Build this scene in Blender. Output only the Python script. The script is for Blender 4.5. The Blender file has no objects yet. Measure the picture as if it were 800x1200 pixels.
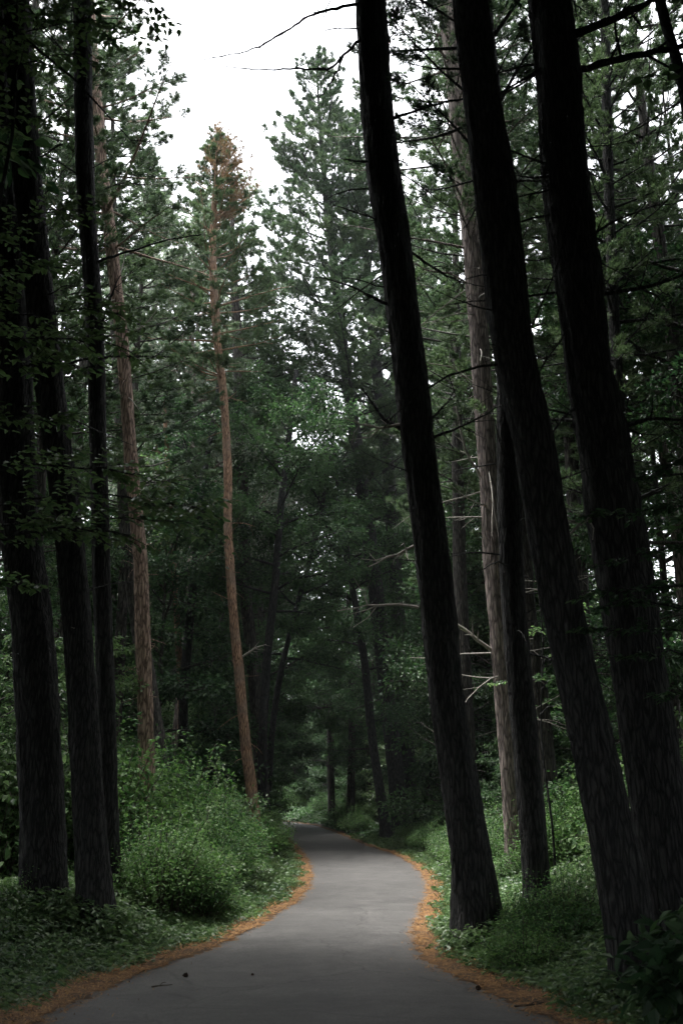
import bpy, math, random
import numpy as np
from mathutils import Vector

SC = bpy.context.scene
COL = SC.collection
rng = np.random.default_rng(11)
random.seed(11)

# ------------------------------------------------------------------ camera model
PITCH = math.radians(15.8)
CAM_H = 1.9
CAM_Z = 0.35 + 1.55
FPX = 1167.0
cp, sp_ = math.cos(PITCH), math.sin(PITCH)
CAM = np.array([0.0, 0.0, CAM_Z])


def ray(px, py):
    u = (px - 400.0) / FPX
    v = (600.0 - py) / FPX
    return np.array([u, cp - v * sp_, sp_ + v * cp])


def at(px, py, D):
    """the place at distance D down the path that shows at a photo position"""
    d = ray(px, py)
    return CAM + d * (D / d[1])


def span(w, px, py, D):
    return w * (D / ray(px, py)[1]) / FPX


def project(P):
    P = np.atleast_2d(P) - CAM
    depth = P[:, 1] * cp + P[:, 2] * sp_
    up = -P[:, 1] * sp_ + P[:, 2] * cp
    dd = np.where(depth > 0.05, depth, 0.05)
    return 400 + FPX * P[:, 0] / dd, 600 - FPX * up / dd, depth


def smooth(a, b, x):
    t = np.clip((np.asarray(x, float) - a) / (b - a), 0, 1)
    return t * t * (3 - 2 * t)


def base_z(y):
    return 0.35 * (1 - smooth(5.0, 12.0, y))


def path_hit(px, py):
    d = ray(px, py)
    t = 3.0
    while t < 200:
        p = CAM + d * t
        if p[2] <= base_z(p[1]):
            return p
        t += 0.02
    return CAM + d * 90


# ------------------------------------------------------------------ mesh helpers
def link(name, V, F, mat, parent=None, smooth_sh=True, loc=(0, 0, 0)):
    V = np.asarray(V, np.float32)
    F = np.asarray(F, np.int32)
    me = bpy.data.meshes.new(name)
    n, k = F.shape
    me.vertices.add(len(V))
    me.vertices.foreach_set('co', (V - np.asarray(loc, np.float32)).ravel())
    me.loops.add(n * k)
    me.loops.foreach_set('vertex_index', F.ravel())
    me.polygons.add(n)
    me.polygons.foreach_set('loop_start', np.arange(0, n * k, k, dtype=np.int32))
    me.polygons.foreach_set('loop_total', np.full(n, k, dtype=np.int32))
    me.polygons.foreach_set('use_smooth', np.full(n, smooth_sh, dtype=bool))
    me.materials.append(mat)
    me.update(calc_edges=True)
    o = bpy.data.objects.new(name, me)
    COL.objects.link(o)
    if parent is not None:
        o.parent = parent
    return o


def empty(name, loc):
    e = bpy.data.objects.new(name, None)
    e.location = loc
    e.empty_display_size = 0.3
    COL.objects.link(e)
    return e


def tag(o, label=None, cat=None, group=None, kind=None):
    if label: o['label'] = label
    if cat: o['category'] = cat
    if group: o['group'] = group
    if kind: o['kind'] = kind
    return o


def copy_tree(root, loc, rz, s, tilt=(0, 0)):
    r = root.copy()
    COL.objects.link(r)
    r.location = loc
    r.rotation_euler = (tilt[0], tilt[1], rz)
    r.scale = (s, s, s) if np.isscalar(s) else s
    for ch in list(root.children):
        c = ch.copy()
        COL.objects.link(c)
        c.parent = r
    return r


def unit(a):
    return a / np.maximum(np.linalg.norm(a, axis=-1, keepdims=True), 1e-9)


def tube(pts, rad, sides):
    pts = np.asarray(pts, float)
    rad = np.asarray(rad, float)
    n = len(pts)
    T = unit(np.gradient(pts, axis=0))
    ref = np.array([0, 0, 1.0]) if abs(T[:, 2].mean()) < 0.8 else np.array([1.0, 0.2, 0])
    U = unit(np.cross(T, ref))
    W = np.cross(T, U)
    a = np.linspace(0, 2 * np.pi, sides, endpoint=False)
    R = U[:, None, :] * np.cos(a)[None, :, None] + W[:, None, :] * np.sin(a)[None, :, None]
    V = pts[:, None, :] + R * rad[:, None, None]
    i = np.arange(n - 1)[:, None] * sides
    j = np.arange(sides)[None, :]
    j2 = (j + 1) % sides
    F = np.stack([i + j, i + j2, i + sides + j2, i + sides + j], -1).reshape(-1, 4)
    return V.reshape(-1, 3), F


def tubes(lst, sides=5):
    Vs, Fs, o = [], [], 0
    for pts, rad in lst:
        V, F = tube(pts, rad, sides)
        Vs.append(V); Fs.append(F + o); o += len(V)
    return np.concatenate(Vs), np.concatenate(Fs)


def needle_mesh(P, Dn, k, L, W, spread, r):
    """k flat needles fanned out from every twig tip"""
    n = len(P)
    P = np.repeat(P, k, 0)
    d = unit(np.repeat(Dn, k, 0) + r.normal(0, spread, (n * k, 3)))
    s = unit(np.cross(d, r.normal(0, 1, (n * k, 3))))
    l = L * r.uniform(0.65, 1.1, (n * k, 1))
    st = P + d * 0.01
    V = np.stack([st - s * W / 2, st + s * W / 2, st + d * l - np.array([0, 0, 1]) * l * 0.12], 1).reshape(-1, 3)
    F = np.arange(n * k * 3).reshape(-1, 3)
    return V, F


def leaf_mesh(P, axis, nrm, L, W, r, fold=0.16, droop=0.18):
    """pointed leaves folded along the midrib, six vertices each"""
    n = len(P)
    axis = unit(axis)
    side = unit(np.cross(axis, nrm))
    nn = np.cross(side, axis)
    L = (np.asarray(L) * r.uniform(0.7, 1.2, n))[:, None]
    Wd = L * W
    B = P
    T = P + axis * L - nn * L * droop
    L1 = P + axis * L * 0.32 + side * Wd * 0.5 + nn * Wd * fold
    R1 = P + axis * L * 0.32 - side * Wd * 0.5 + nn * Wd * fold
    L2 = P + axis * L * 0.68 + side * Wd * 0.36 + nn * (Wd * fold - L * droop * 0.5)
    R2 = P + axis * L * 0.68 - side * Wd * 0.36 + nn * (Wd * fold - L * droop * 0.5)
    V = np.stack([B, L1, L2, T, R1, R2], 1).reshape(-1, 3)
    i = np.arange(n)[:, None] * 6
    F = np.concatenate([i + np.array([[0, 4, 5, 3]]), i + np.array([[0, 3, 2, 1]])], 0)
    return V, F


# ------------------------------------------------------------------ materials
def nodes(name):
    m = bpy.data.materials.new(name)
    m.use_nodes = True
    nt = m.node_tree
    nt.nodes.clear()
    out = nt.nodes.new('ShaderNodeOutputMaterial')
    return m, nt, out


def N(nt, t, **kw):
    n = nt.nodes.new(t)
    for k, v in kw.items():
        setattr(n, k, v)
    return n


def ramp(nt, stops):
    r = N(nt, 'ShaderNodeValToRGB')
    e = r.color_ramp.elements
    while len(e) < len(stops):
        e.new(0.5)
    for q, (p, c) in zip(e, stops):
        q.position = p
        q.color = (*c, 1)
    return r


def leaf_mat(name, dark, mid, light, trans=0.28, rough=0.45, big=0.6):
    m, nt, out = nodes(name)
    geo = N(nt, 'ShaderNodeNewGeometry')
    info = N(nt, 'ShaderNodeObjectInfo')
    tc = N(nt, 'ShaderNodeTexCoord')
    noi = N(nt, 'ShaderNodeTexNoise')
    noi.inputs['Scale'].default_value = big
    noi.inputs['Detail'].default_value = 2
    nt.links.new(tc.outputs['Object'], noi.inputs['Vector'])
    a = N(nt, 'ShaderNodeMath', operation='MULTIPLY_ADD')
    nt.links.new(geo.outputs['Random Per Island'], a.inputs[0])
    a.inputs[1].default_value = 0.55
    nt.links.new(noi.outputs['Fac'], a.inputs[2])
    b = N(nt, 'ShaderNodeMath', operation='MULTIPLY_ADD')
    nt.links.new(info.outputs['Random'], b.inputs[0])
    b.inputs[1].default_value = 0.3
    nt.links.new(a.outputs[0], b.inputs[2])
    r = ramp(nt, [(0.42, dark), (0.88, mid), (1.25 / 1.3, light)])
    nt.links.new(b.outputs[0], r.inputs[0])
    bs = N(nt, 'ShaderNodeBsdfPrincipled')
    bs.inputs['Roughness'].default_value = rough
    bs.inputs['Specular IOR Level'].default_value = 0.35
    nt.links.new(r.outputs[0], bs.inputs['Base Color'])
    tr = N(nt, 'ShaderNodeBsdfTranslucent')
    hs = N(nt, 'ShaderNodeHueSaturation')
    hs.inputs['Saturation'].default_value = 1.1
    hs.inputs['Value'].default_value = 1.3
    nt.links.new(r.outputs[0], hs.inputs['Color'])
    nt.links.new(hs.outputs[0], tr.inputs['Color'])
    mx = N(nt, 'ShaderNodeMixShader')
    mx.inputs[0].default_value = trans
    nt.links.new(bs.outputs[0], mx.inputs[1])
    nt.links.new(tr.outputs[0], mx.inputs[2])
    nt.links.new(mx.outputs[0], out.inputs['Surface'])
    return m


def bark_mat(name, lo, mid, hi, scale=1.0, bump=0.6, moss=None):
    m, nt, out = nodes(name)
    tc = N(nt, 'ShaderNodeTexCoord')
    mp = N(nt, 'ShaderNodeMapping')
    mp.inputs['Scale'].default_value = (9 * scale, 9 * scale, 1.5 * scale)
    nt.links.new(tc.outputs['Object'], mp.inputs['Vector'])
    warp = N(nt, 'ShaderNodeTexNoise')
    warp.inputs['Scale'].default_value = 1.2
    nt.links.new(mp.outputs[0], warp.inputs['Vector'])
    add = N(nt, 'ShaderNodeVectorMath', operation='MULTIPLY_ADD')
    nt.links.new(warp.outputs['Color'], add.inputs[0])
    add.inputs[1].default_value = (0.9, 0.9, 0.9)
    nt.links.new(mp.outputs[0], add.inputs[2])
    vo = N(nt, 'ShaderNodeTexVoronoi', feature='DISTANCE_TO_EDGE')
    vo.inputs['Scale'].default_value = 1.6
    nt.links.new(add.outputs[0], vo.inputs['Vector'])
    no = N(nt, 'ShaderNodeTexNoise')
    no.inputs['Scale'].default_value = 3.0
    no.inputs['Detail'].default_value = 6
    nt.links.new(add.outputs[0], no.inputs['Vector'])
    ms = N(nt, 'ShaderNodeMapRange')
    ms.inputs['From Max'].default_value = 0.22
    nt.links.new(vo.outputs['Distance'], ms.inputs['Value'])
    mul = N(nt, 'ShaderNodeMath', operation='MULTIPLY')
    nt.links.new(ms.outputs[0], mul.inputs[0])
    nt.links.new(no.outputs['Fac'], mul.inputs[1])
    r = ramp(nt, [(0.0, lo), (0.42, mid), (0.68, hi)])
    nt.links.new(mul.outputs[0], r.inputs[0])
    col = r.outputs[0]
    pn = N(nt, 'ShaderNodeTexNoise')
    pn.inputs['Scale'].default_value = 1.3
    pn.inputs['Detail'].default_value = 4
    nt.links.new(tc.outputs['Object'], pn.inputs['Vector'])
    pr = ramp(nt, [(0.45, (0, 0, 0)), (0.62, (1, 1, 1))])
    nt.links.new(pn.outputs['Fac'], pr.inputs[0])
    if moss is not None:
        mixc = N(nt, 'ShaderNodeMix', data_type='RGBA')
        nt.links.new(pr.outputs[0], mixc.inputs[0])
        nt.links.new(col, mixc.inputs[6])
        mixc.inputs[7].default_value = (*moss, 1)
        half = N(nt, 'ShaderNodeMath', operation='MULTIPLY')
        nt.links.new(pr.outputs[0], half.inputs[0])
        half.inputs[1].default_value = 0.55
        nt.links.new(half.outputs[0], mixc.inputs[0])
        col = mixc.outputs[2]
    bs = N(nt, 'ShaderNodeBsdfPrincipled')
    bs.inputs['Roughness'].default_value = 0.9
    bs.inputs['Specular IOR Level'].default_value = 0.2
    nt.links.new(col, bs.inputs['Base Color'])
    bp = N(nt, 'ShaderNodeBump')
    bp.inputs['Strength'].default_value = bump
    bp.inputs['Distance'].default_value = 0.03
    nt.links.new(mul.outputs[0], bp.inputs['Height'])
    nt.links.new(bp.outputs[0], bs.inputs['Normal'])
    nt.links.new(bs.outputs[0], out.inputs['Surface'])
    return m


def plain_mat(name, c1, c2, scale=8, rough=0.8, bump=0.2, extra=None):
    m, nt, out = nodes(name)
    tc = N(nt, 'ShaderNodeTexCoord')
    no = N(nt, 'ShaderNodeTexNoise')
    no.inputs['Scale'].default_value = scale
    no.inputs['Detail'].default_value = 8
    no.inputs['Roughness'].default_value = 0.65
    nt.links.new(tc.outputs['Object'], no.inputs['Vector'])
    r = ramp(nt, [(0.35, c1), (0.68, c2)])
    nt.links.new(no.outputs['Fac'], r.inputs[0])
    bs = N(nt, 'ShaderNodeBsdfPrincipled')
    bs.inputs['Roughness'].default_value = rough
    bs.inputs['Specular IOR Level'].default_value = 0.25
    nt.links.new(r.outputs[0], bs.inputs['Base Color'])
    bp = N(nt, 'ShaderNodeBump')
    bp.inputs['Strength'].default_value = bump
    bp.inputs['Distance'].default_value = 0.02
    nt.links.new(no.outputs['Fac'], bp.inputs['Height'])
    nt.links.new(bp.outputs[0], bs.inputs['Normal'])
    nt.links.new(bs.outputs[0], out.inputs['Surface'])
    return m


def island_mat(name, cols, rough=0.7, trans=0.0):
    m, nt, out = nodes(name)
    geo = N(nt, 'ShaderNodeNewGeometry')
    r = ramp(nt, [(i / (len(cols) - 1), c) for i, c in enumerate(cols)])
    nt.links.new(geo.outputs['Random Per Island'], r.inputs[0])
    bs = N(nt, 'ShaderNodeBsdfPrincipled')
    bs.inputs['Roughness'].default_value = rough
    bs.inputs['Specular IOR Level'].default_value = 0.2
    nt.links.new(r.outputs[0], bs.inputs['Base Color'])
    if trans:
        tr = N(nt, 'ShaderNodeBsdfTranslucent')
        nt.links.new(r.outputs[0], tr.inputs['Color'])
        mx = N(nt, 'ShaderNodeMixShader')
        mx.inputs[0].default_value = trans
        nt.links.new(bs.outputs[0], mx.inputs[1])
        nt.links.new(tr.outputs[0], mx.inputs[2])
        nt.links.new(mx.outputs[0], out.inputs['Surface'])
    else:
        nt.links.new(bs.outputs[0], out.inputs['Surface'])
    return m


def asphalt_mat():
    m, nt, out = nodes('asphalt')
    tc = N(nt, 'ShaderNodeTexCoord')
    f = N(nt, 'ShaderNodeTexNoise')
    f.inputs['Scale'].default_value = 45
    f.inputs['Detail'].default_value = 4
    g = N(nt, 'ShaderNodeTexNoise')
    g.inputs['Scale'].default_value = 0.9
    g.inputs['Detail'].default_value = 6
    g.inputs['Roughness'].default_value = 0.72
    vo = N(nt, 'ShaderNodeTexVoronoi')
    vo.inputs['Scale'].default_value = 90
    for n in (f, g, vo):
        nt.links.new(tc.outputs['Object'], n.inputs['Vector'])
    r1 = ramp(nt, [(0.28, (0.04, 0.039, 0.038)), (0.5, (0.06, 0.058, 0.056)), (0.72, (0.085, 0.082, 0.079))])
    nt.links.new(g.outputs['Fac'], r1.inputs[0])
    r2 = ramp(nt, [(0.3, (0.5, 0.5, 0.5)), (0.75, (1.45, 1.43, 1.4))])
    nt.links.new(f.outputs['Fac'], r2.inputs[0])
    mu = N(nt, 'ShaderNodeMix', data_type='RGBA', blend_type='MULTIPLY')
    mu.inputs[0].default_value = 1
    nt.links.new(r1.outputs[0], mu.inputs[6])
    nt.links.new(r2.outputs[0], mu.inputs[7])
    # hairline cracks and damp, worn blotches
    wn = N(nt, 'ShaderNodeTexNoise')
    wn.inputs['Scale'].default_value = 1.1
    wn.inputs['Detail'].default_value = 6
    nt.links.new(tc.outputs['Object'], wn.inputs['Vector'])
    wa = N(nt, 'ShaderNodeVectorMath', operation='MULTIPLY_ADD')
    nt.links.new(wn.outputs['Color'], wa.inputs[0])
    wa.inputs[1].default_value = (1.1, 1.1, 0)
    nt.links.new(tc.outputs['Object'], wa.inputs[2])
    cr = N(nt, 'ShaderNodeTexVoronoi', feature='DISTANCE_TO_EDGE')
    cr.inputs['Scale'].default_value = 0.42
    nt.links.new(wa.outputs[0], cr.inputs['Vector'])
    rc = ramp(nt, [(0.0, (0.45, 0.45, 0.45)), (0.008, (1, 1, 1))])
    nt.links.new(cr.outputs['Distance'], rc.inputs[0])
    st = N(nt, 'ShaderNodeTexNoise')
    st.inputs['Scale'].default_value = 3.4
    st.inputs['Detail'].default_value = 7
    st.inputs['Roughness'].default_value = 0.7
    nt.links.new(wa.outputs[0], st.inputs['Vector'])
    rs = ramp(nt, [(0.36, (0.72, 0.72, 0.72)), (0.5, (1, 1, 1)), (0.66, (1.16, 1.15, 1.13))])
    nt.links.new(st.outputs['Fac'], rs.inputs[0])
    m2 = N(nt, 'ShaderNodeMix', data_type='RGBA', blend_type='MULTIPLY')
    m2.inputs[0].default_value = 1
    nt.links.new(mu.outputs[2], m2.inputs[6])
    nt.links.new(rc.outputs[0], m2.inputs[7])
    m3 = N(nt, 'ShaderNodeMix', data_type='RGBA', blend_type='MULTIPLY')
    m3.inputs[0].default_value = 1
    nt.links.new(m2.outputs[2], m3.inputs[6])
    nt.links.new(rs.outputs[0], m3.inputs[7])
    mu = m3
    bs = N(nt, 'ShaderNodeBsdfPrincipled')
    bs.inputs['Roughness'].default_value = 0.62
    bs.inputs['Specular IOR Level'].default_value = 0.4
    nt.links.new(mu.outputs[2], bs.inputs['Base Color'])
    bp = N(nt, 'ShaderNodeBump')
    bp.inputs['Strength'].default_value = 0.35
    bp.inputs['Distance'].default_value = 0.006
    nt.links.new(vo.outputs['Distance'], bp.inputs['Height'])
    nt.links.new(bp.outputs[0], bs.inputs['Normal'])
    nt.links.new(bs.outputs[0], out.inputs['Surface'])
    return m


def litter_mat():
    m = plain_mat('needle_litter', (0.05, 0.028, 0.016), (0.27, 0.14, 0.048), 16, 0.9, 0.9)
    nt = m.node_tree
    bs = next(n for n in nt.nodes if n.type == 'BSDF_PRINCIPLED')
    col = bs.inputs['Base Color'].links[0].from_socket
    tc = next(n for n in nt.nodes if n.type == 'TEX_COORD')
    no = N(nt, 'ShaderNodeTexNoise')
    no.inputs['Scale'].default_value = 3.1
    no.inputs['Detail'].default_value = 5
    nt.links.new(tc.outputs['Object'], no.inputs['Vector'])
    r = ramp(nt, [(0.42, (0, 0, 0)), (0.6, (1, 1, 1))])
    nt.links.new(no.outputs['Fac'], r.inputs[0])
    mx = N(nt, 'ShaderNodeMix', data_type='RGBA')
    nt.links.new(r.outputs[0], mx.inputs[0])
    mx.inputs[6].default_value = (0.055, 0.036, 0.022, 1)
    nt.links.new(col, mx.inputs[7])
    nt.links.new(mx.outputs[2], bs.inputs['Base Color'])
    return m


M = {
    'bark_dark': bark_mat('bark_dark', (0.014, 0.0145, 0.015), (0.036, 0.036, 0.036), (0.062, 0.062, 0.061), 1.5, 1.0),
    'bark_mid': bark_mat('bark_mid', (0.02, 0.019, 0.018), (0.06, 0.055, 0.05), (0.11, 0.1, 0.09), 1.0, 0.7),
    'bark_pale': bark_mat('bark_pale', (0.08, 0.055, 0.044), (0.33, 0.235, 0.185), (0.52, 0.38, 0.31), 1.1, 0.8),
    'bark_grey': bark_mat('bark_grey', (0.06, 0.05, 0.047), (0.2, 0.165, 0.15), (0.33, 0.28, 0.25), 1.0, 0.8),
    'bark_orange': bark_mat('bark_orange', (0.10, 0.06, 0.042), (0.36, 0.22, 0.14), (0.5, 0.33, 0.22), 1.3, 0.7, moss=(0.2, 0.155, 0.125)),
    'dead_pale': plain_mat('dead_pale', (0.16, 0.15, 0.13), (0.36, 0.34, 0.3), 14, 0.85),
    'pine': leaf_mat('pine_needles', (0.024, 0.046, 0.025), (0.05, 0.086, 0.043), (0.09, 0.135, 0.062), 0.34, 0.5, 0.35),
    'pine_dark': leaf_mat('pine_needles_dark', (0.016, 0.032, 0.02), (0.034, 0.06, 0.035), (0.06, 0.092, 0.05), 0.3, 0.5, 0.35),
    'pine_rust': leaf_mat('pine_needles_rusty', (0.08, 0.055, 0.033), (0.17, 0.115, 0.06), (0.27, 0.18, 0.09), 0.2, 0.6, 0.35),
    'maple_pale': leaf_mat('leaves_pale', (0.06, 0.09, 0.06), (0.115, 0.155, 0.105), (0.19, 0.23, 0.16), 0.3, 0.45, 0.3),
    'leaf': leaf_mat('leaves_green', (0.03, 0.06, 0.028), (0.06, 0.11, 0.046), (0.1, 0.16, 0.064), 0.4, 0.42, 0.4),
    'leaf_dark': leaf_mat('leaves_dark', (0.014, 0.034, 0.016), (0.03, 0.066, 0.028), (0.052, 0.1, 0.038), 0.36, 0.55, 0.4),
    'shrub': leaf_mat('leaves_shrub', (0.016, 0.05, 0.016), (0.046, 0.108, 0.032), (0.095, 0.175, 0.055), 0.34, 0.62, 0.7),
    'grass': leaf_mat('grass_blades', (0.035, 0.06, 0.028), (0.075, 0.12, 0.05), (0.13, 0.18, 0.08), 0.3, 0.5, 0.5),
    'stem': plain_mat('stem_wood', (0.03, 0.025, 0.02), (0.07, 0.058, 0.045), 20),
    'soil': plain_mat('forest_floor', (0.012, 0.012, 0.009), (0.04, 0.034, 0.023), 3.5, 0.95, 0.6),
    'litter': litter_mat(),
    'litter_bits': island_mat('fallen_needles', [(0.05, 0.027, 0.017), (0.17, 0.085, 0.035), (0.28, 0.15, 0.05), (0.38, 0.22, 0.085)], 0.7),
    'cone': plain_mat('cone_scales', (0.02, 0.014, 0.01), (0.07, 0.045, 0.03), 30),
    'asphalt': asphalt_mat(),
}

# ------------------------------------------------------------------ the path and the ground
LEFT_PX = [(35, 1200), (100, 1165), (165, 1140), (225, 1120), (270, 1102), (310, 1079), (340, 1061), (357, 1045), (363, 1028),
           (360, 1012), (351, 997), (338, 983), (327, 973), (316, 966)]
RIGHT_PX = [(662, 1200), (600, 1172), (545, 1150), (505, 1128), (487, 1110), (490, 1085), (499, 1060), (505, 1045), (501, 1030),
            (487, 1015), (465, 1002), (430, 991), (395, 976), (368, 967)]


def resample(P, n):
    P = np.asarray(P, float)
    # smooth the traced line a little, then step evenly along it
    s = np.r_[0, np.cumsum(np.linalg.norm(np.diff(P, axis=0), axis=1))]
    t = np.linspace(0, s[-1], n * 4)
    Q = np.stack([np.interp(t, s, P[:, k]) for k in range(2)], 1)
    ker = np.hanning(31); ker /= ker.sum()
    pad = np.pad(Q, ((15, 15), (0, 0)), 'reflect', reflect_type='odd')
    Q = np.stack([np.convolve(pad[:, k], ker, 'valid') for k in range(2)], 1)
    return Q[np.linspace(0, len(Q) - 1, n).astype(int)]


def edge_world(pts, near, far):
    W = [path_hit(*p)[:2] for p in pts]
    return np.array([*near, *W, *far])


LEFT = edge_world(LEFT_PX, [(-2.3, -14), (-2.3, 1.5), (-2.35, 5.5)], [(-12, 84), (-24, 93)])
RIGHT = edge_world(RIGHT_PX, [(1.5, -14), (1.5, 1.5), (1.6, 5.5)], [(-9, 93), (-22, 101)])
NS = 260
LE, RE = resample(LEFT, NS), resample(RIGHT, NS)


def seg_dist(P, E):
    A, B = E[:-1], E[1:]
    d = B - A
    out = np.empty(len(P))
    for s in range(0, len(P), 20000):
        p = P[s:s + 20000, None, :]
        t = np.clip(((p - A) * d).sum(-1) / (d * d).sum(-1), 0, 1)
        q = A + t[..., None] * d
        out[s:s + 20000] = np.sqrt(((p - q) ** 2).sum(-1)).min(1)
    return out


POLY = np.concatenate([LE, RE[::-1]])


def inside(P):
    x, y = P[:, 0], P[:, 1]
    c = np.zeros(len(P), bool)
    A, B = POLY, np.roll(POLY, -1, 0)
    for a, b in zip(A, B):
        cond = ((a[1] > y) != (b[1] > y))
        xi = (b[0] - a[0]) * (y - a[1]) / ((b[1] - a[1]) or 1e-9) + a[0]
        c ^= cond & (x < xi)
    return c


def path_dist(P):
    """signed distance to the path's edge, negative on the asphalt"""
    P = np.asarray(P, float)
    d = np.minimum(seg_dist(P, LE), seg_dist(P, RE))
    return np.where(inside(P), -d, d)


def ground(P, d=None):
    P = np.atleast_2d(np.asarray(P, float))[:, :2]
    if d is None:
        d = path_dist(P)
    x, y = P[:, 0], P[:, 1]
    n = (np.sin(x * 1.3 + 0.7 * np.sin(y * 0.9)) + np.sin(y * 1.1 + 1.3 * np.sin(x * 0.6 + 1)) + 0.6 * np.sin(2.3 * x - 1.9 * y)) / 2.6
    z = base_z(y)
    z = z - 0.05 * smooth(0, 0.35, -d)
    z = z + smooth(0.3, 3.5, d) * 0.28 + smooth(0.4, 2.5, d) * 0.09 * n + smooth(5, 25, d) * 0.5
    return z


def gz(x, y):
    return float(ground([[x, y]])[0])


def axis_steps(lo, a, b, hi, fine, grow=1.25):
    xs = list(np.arange(a, b + 1e-6, fine))
    st, x = fine, b
    while x < hi:
        st *= grow; x += st; xs.append(x)
    st, x = fine, a
    while x > lo:
        st *= grow; x -= st; xs.insert(0, x)
    return np.array(xs)


gx = axis_steps(-260, -13, 13, 260, 0.3)
gy = axis_steps(-220, 4, 46, 420, 0.3)
GX, GY = np.meshgrid(gx, gy)
P2 = np.stack([GX.ravel(), GY.ravel()], 1)
V = np.c_[P2, ground(P2)]
nx, ny = len(gx), len(gy)
i = (np.arange(ny - 1)[:, None] * nx + np.arange(nx - 1)[None, :])
F = np.stack([i, i + 1, i + nx + 1, i + nx], -1).reshape(-1, 4)
tag(link('ground', V, F, M['soil']), kind='structure')

w = np.linspace(0, 1, 9)
V = LE[:, None, :] * (1 - w)[None, :, None] + RE[:, None, :] * w[None, :, None]
z = base_z(V[..., 1]) + 0.012 + 0.03 * (1 - (2 * w[None, :] - 1) ** 2)
V = np.concatenate([V, z[..., None]], -1).reshape(-1, 3)
i = (np.arange(NS - 1)[:, None] * 9 + np.arange(8)[None, :])
F = np.stack([i, i + 1, i + 10, i + 9], -1).reshape(-1, 4)
tag(link('path', V, F, M['asphalt']), kind='structure')


def rag(s, ph):
    return 0.5 * np.sin(s * 2.1 + ph) + 0.3 * np.sin(s * 5.3 + 2 * ph) + 0.25 * np.sin(s * 11.7 + 3 * ph) + 0.2 * np.sin(s * 23 + ph)


EDGE_INFO = []
Vs, Fs, off = [], [], 0
for E, sgn, ph in ((LE, 1, 0.3), (RE, -1, 1.9)):
    # finer steps so that the outline is ragged
    s0 = np.r_[0, np.cumsum(np.linalg.norm(np.diff(E, axis=0), axis=1))]
    s = np.arange(12, s0[-1], 0.06)
    e = np.stack([np.interp(s, s0, E[:, k]) for k in range(2)], 1)
    t = unit(np.gradient(e, axis=0))
    kk = np.hanning(25); kk /= kk.sum()
    t = unit(np.stack([np.convolve(np.pad(t[:, k], 12, 'edge'), kk, 'valid') for k in range(2)], 1))
    nrm = np.stack([-t[:, 1], t[:, 0]], 1) * sgn     # outward
    wide = 0.27 + (0.5 if sgn > 0 else 0.85) * (1 - smooth(8, 15, e[:, 1]))
    inn = -0.06 - 0.07 * rag(s, ph) - 0.06 * rag(s * 4, ph)
    outw = wide * (1 + 0.42 * rag(s, ph + 1) + 0.25 * rag(s * 3.3, ph)) + 0.03
    offs = [inn, inn * 0.4, outw * 0.25, outw * 0.6, outw]
    rows = []
    for q, o in enumerate(offs):
        p = e + nrm * np.asarray(o)[:, None]
        zz = np.maximum(ground(p, np.asarray(o, float)), base_z(p[:, 1]) + 0.012) + (0.006, 0.012, 0.02, 0.016, 0.004)[q]
        rows.append(np.c_[p, zz])
    V = np.stack(rows, 1)
    n = len(s)
    i = (np.arange(n - 1)[:, None] * 5 + np.arange(4)[None, :])
    Fs.append(np.stack([i, i + 1, i + 6, i + 5], -1).reshape(-1, 4) + off)
    Vs.append(V.reshape(-1, 3)); off += n * 5
    EDGE_INFO.append((e, nrm, inn, outw))
tag(link('needle_litter', np.concatenate(Vs), np.concatenate(Fs), M['litter']),
    'rust brown fallen pine needles lining both path edges', 'needle litter', kind='stuff')

# loose needles and scraps on that litter and strewn over the asphalt edges
Vn, cnt = [], 0
for (e, nrm, inn, outw) in EDGE_INFO:
    near = np.where((e[:, 1] > 4.5) & (e[:, 1] < 40))[0]
    wgt = 1 / np.clip(e[near, 1], 5, 40)
    idx = rng.choice(near, 26000, p=wgt / wgt.sum())
    u = rng.uniform(-0.15, 1.1, len(idx))
    o = inn[idx] + (outw[idx] - inn[idx]) * u - rng.exponential(0.35, len(idx)) * (rng.random(len(idx)) < 0.12)
    p = e[idx] + nrm[idx] * o[:, None] + rng.normal(0, 0.02, (len(idx), 2))
    zz = np.maximum(ground(p, o), base_z(p[:, 1]) + 0.012) + rng.uniform(0.012, 0.045, len(idx)) * (o > -0.1) + 0.006
    a = rng.uniform(0, 2 * np.pi, len(idx))
    L = rng.uniform(0.04, 0.1, len(idx))
    d = np.stack([np.cos(a) * L, np.sin(a) * L, rng.normal(0, 0.012, len(idx))], 1)
    sd = np.stack([-np.sin(a), np.cos(a), np.zeros(len(idx))], 1) * rng.uniform(0.0025, 0.007, len(idx))[:, None]
    c = np.c_[p, zz]
    Vn.append(np.stack([c - sd, c + sd, c + d], 1).reshape(-1, 3))
Vn = np.concatenate(Vn)
tag(link('fallen_needles', Vn, np.arange(len(Vn)).reshape(-1, 3), M['litter_bits'], smooth_sh=False),
    'loose dry pine needles strewn over the litter edges', 'fallen needles', kind='stuff')

# ------------------------------------------------------------------ trees
GAP = np.array([(192, -8), (200, 40), (232, 62), (230, 110), (258, 150), (262, 185), (240, 215), (262, 200), (300, 235), (322, 235), (334, 150), (345, 140), (392, 110),
                (392, 40), (415, -8)], float)


def in_gap(P, pad=0):
    px, py, dep = project(P)
    c = np.zeros(len(px), bool)
    for a, b in zip(GAP, np.roll(GAP, -1, 0)):
        cond = ((a[1] > py) != (b[1] > py))
        xi = (b[0] - a[0]) * (py - a[1]) / ((b[1] - a[1]) or 1e-9) + a[0]
        c ^= cond & (px < xi)
    return c & (dep > 0.5)


def in_frame(P):
    px, py, dep = project(P)
    return (dep > 0.5) & (px > -25) & (px < 825) & (py > -70) & (py < 1230)


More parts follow.
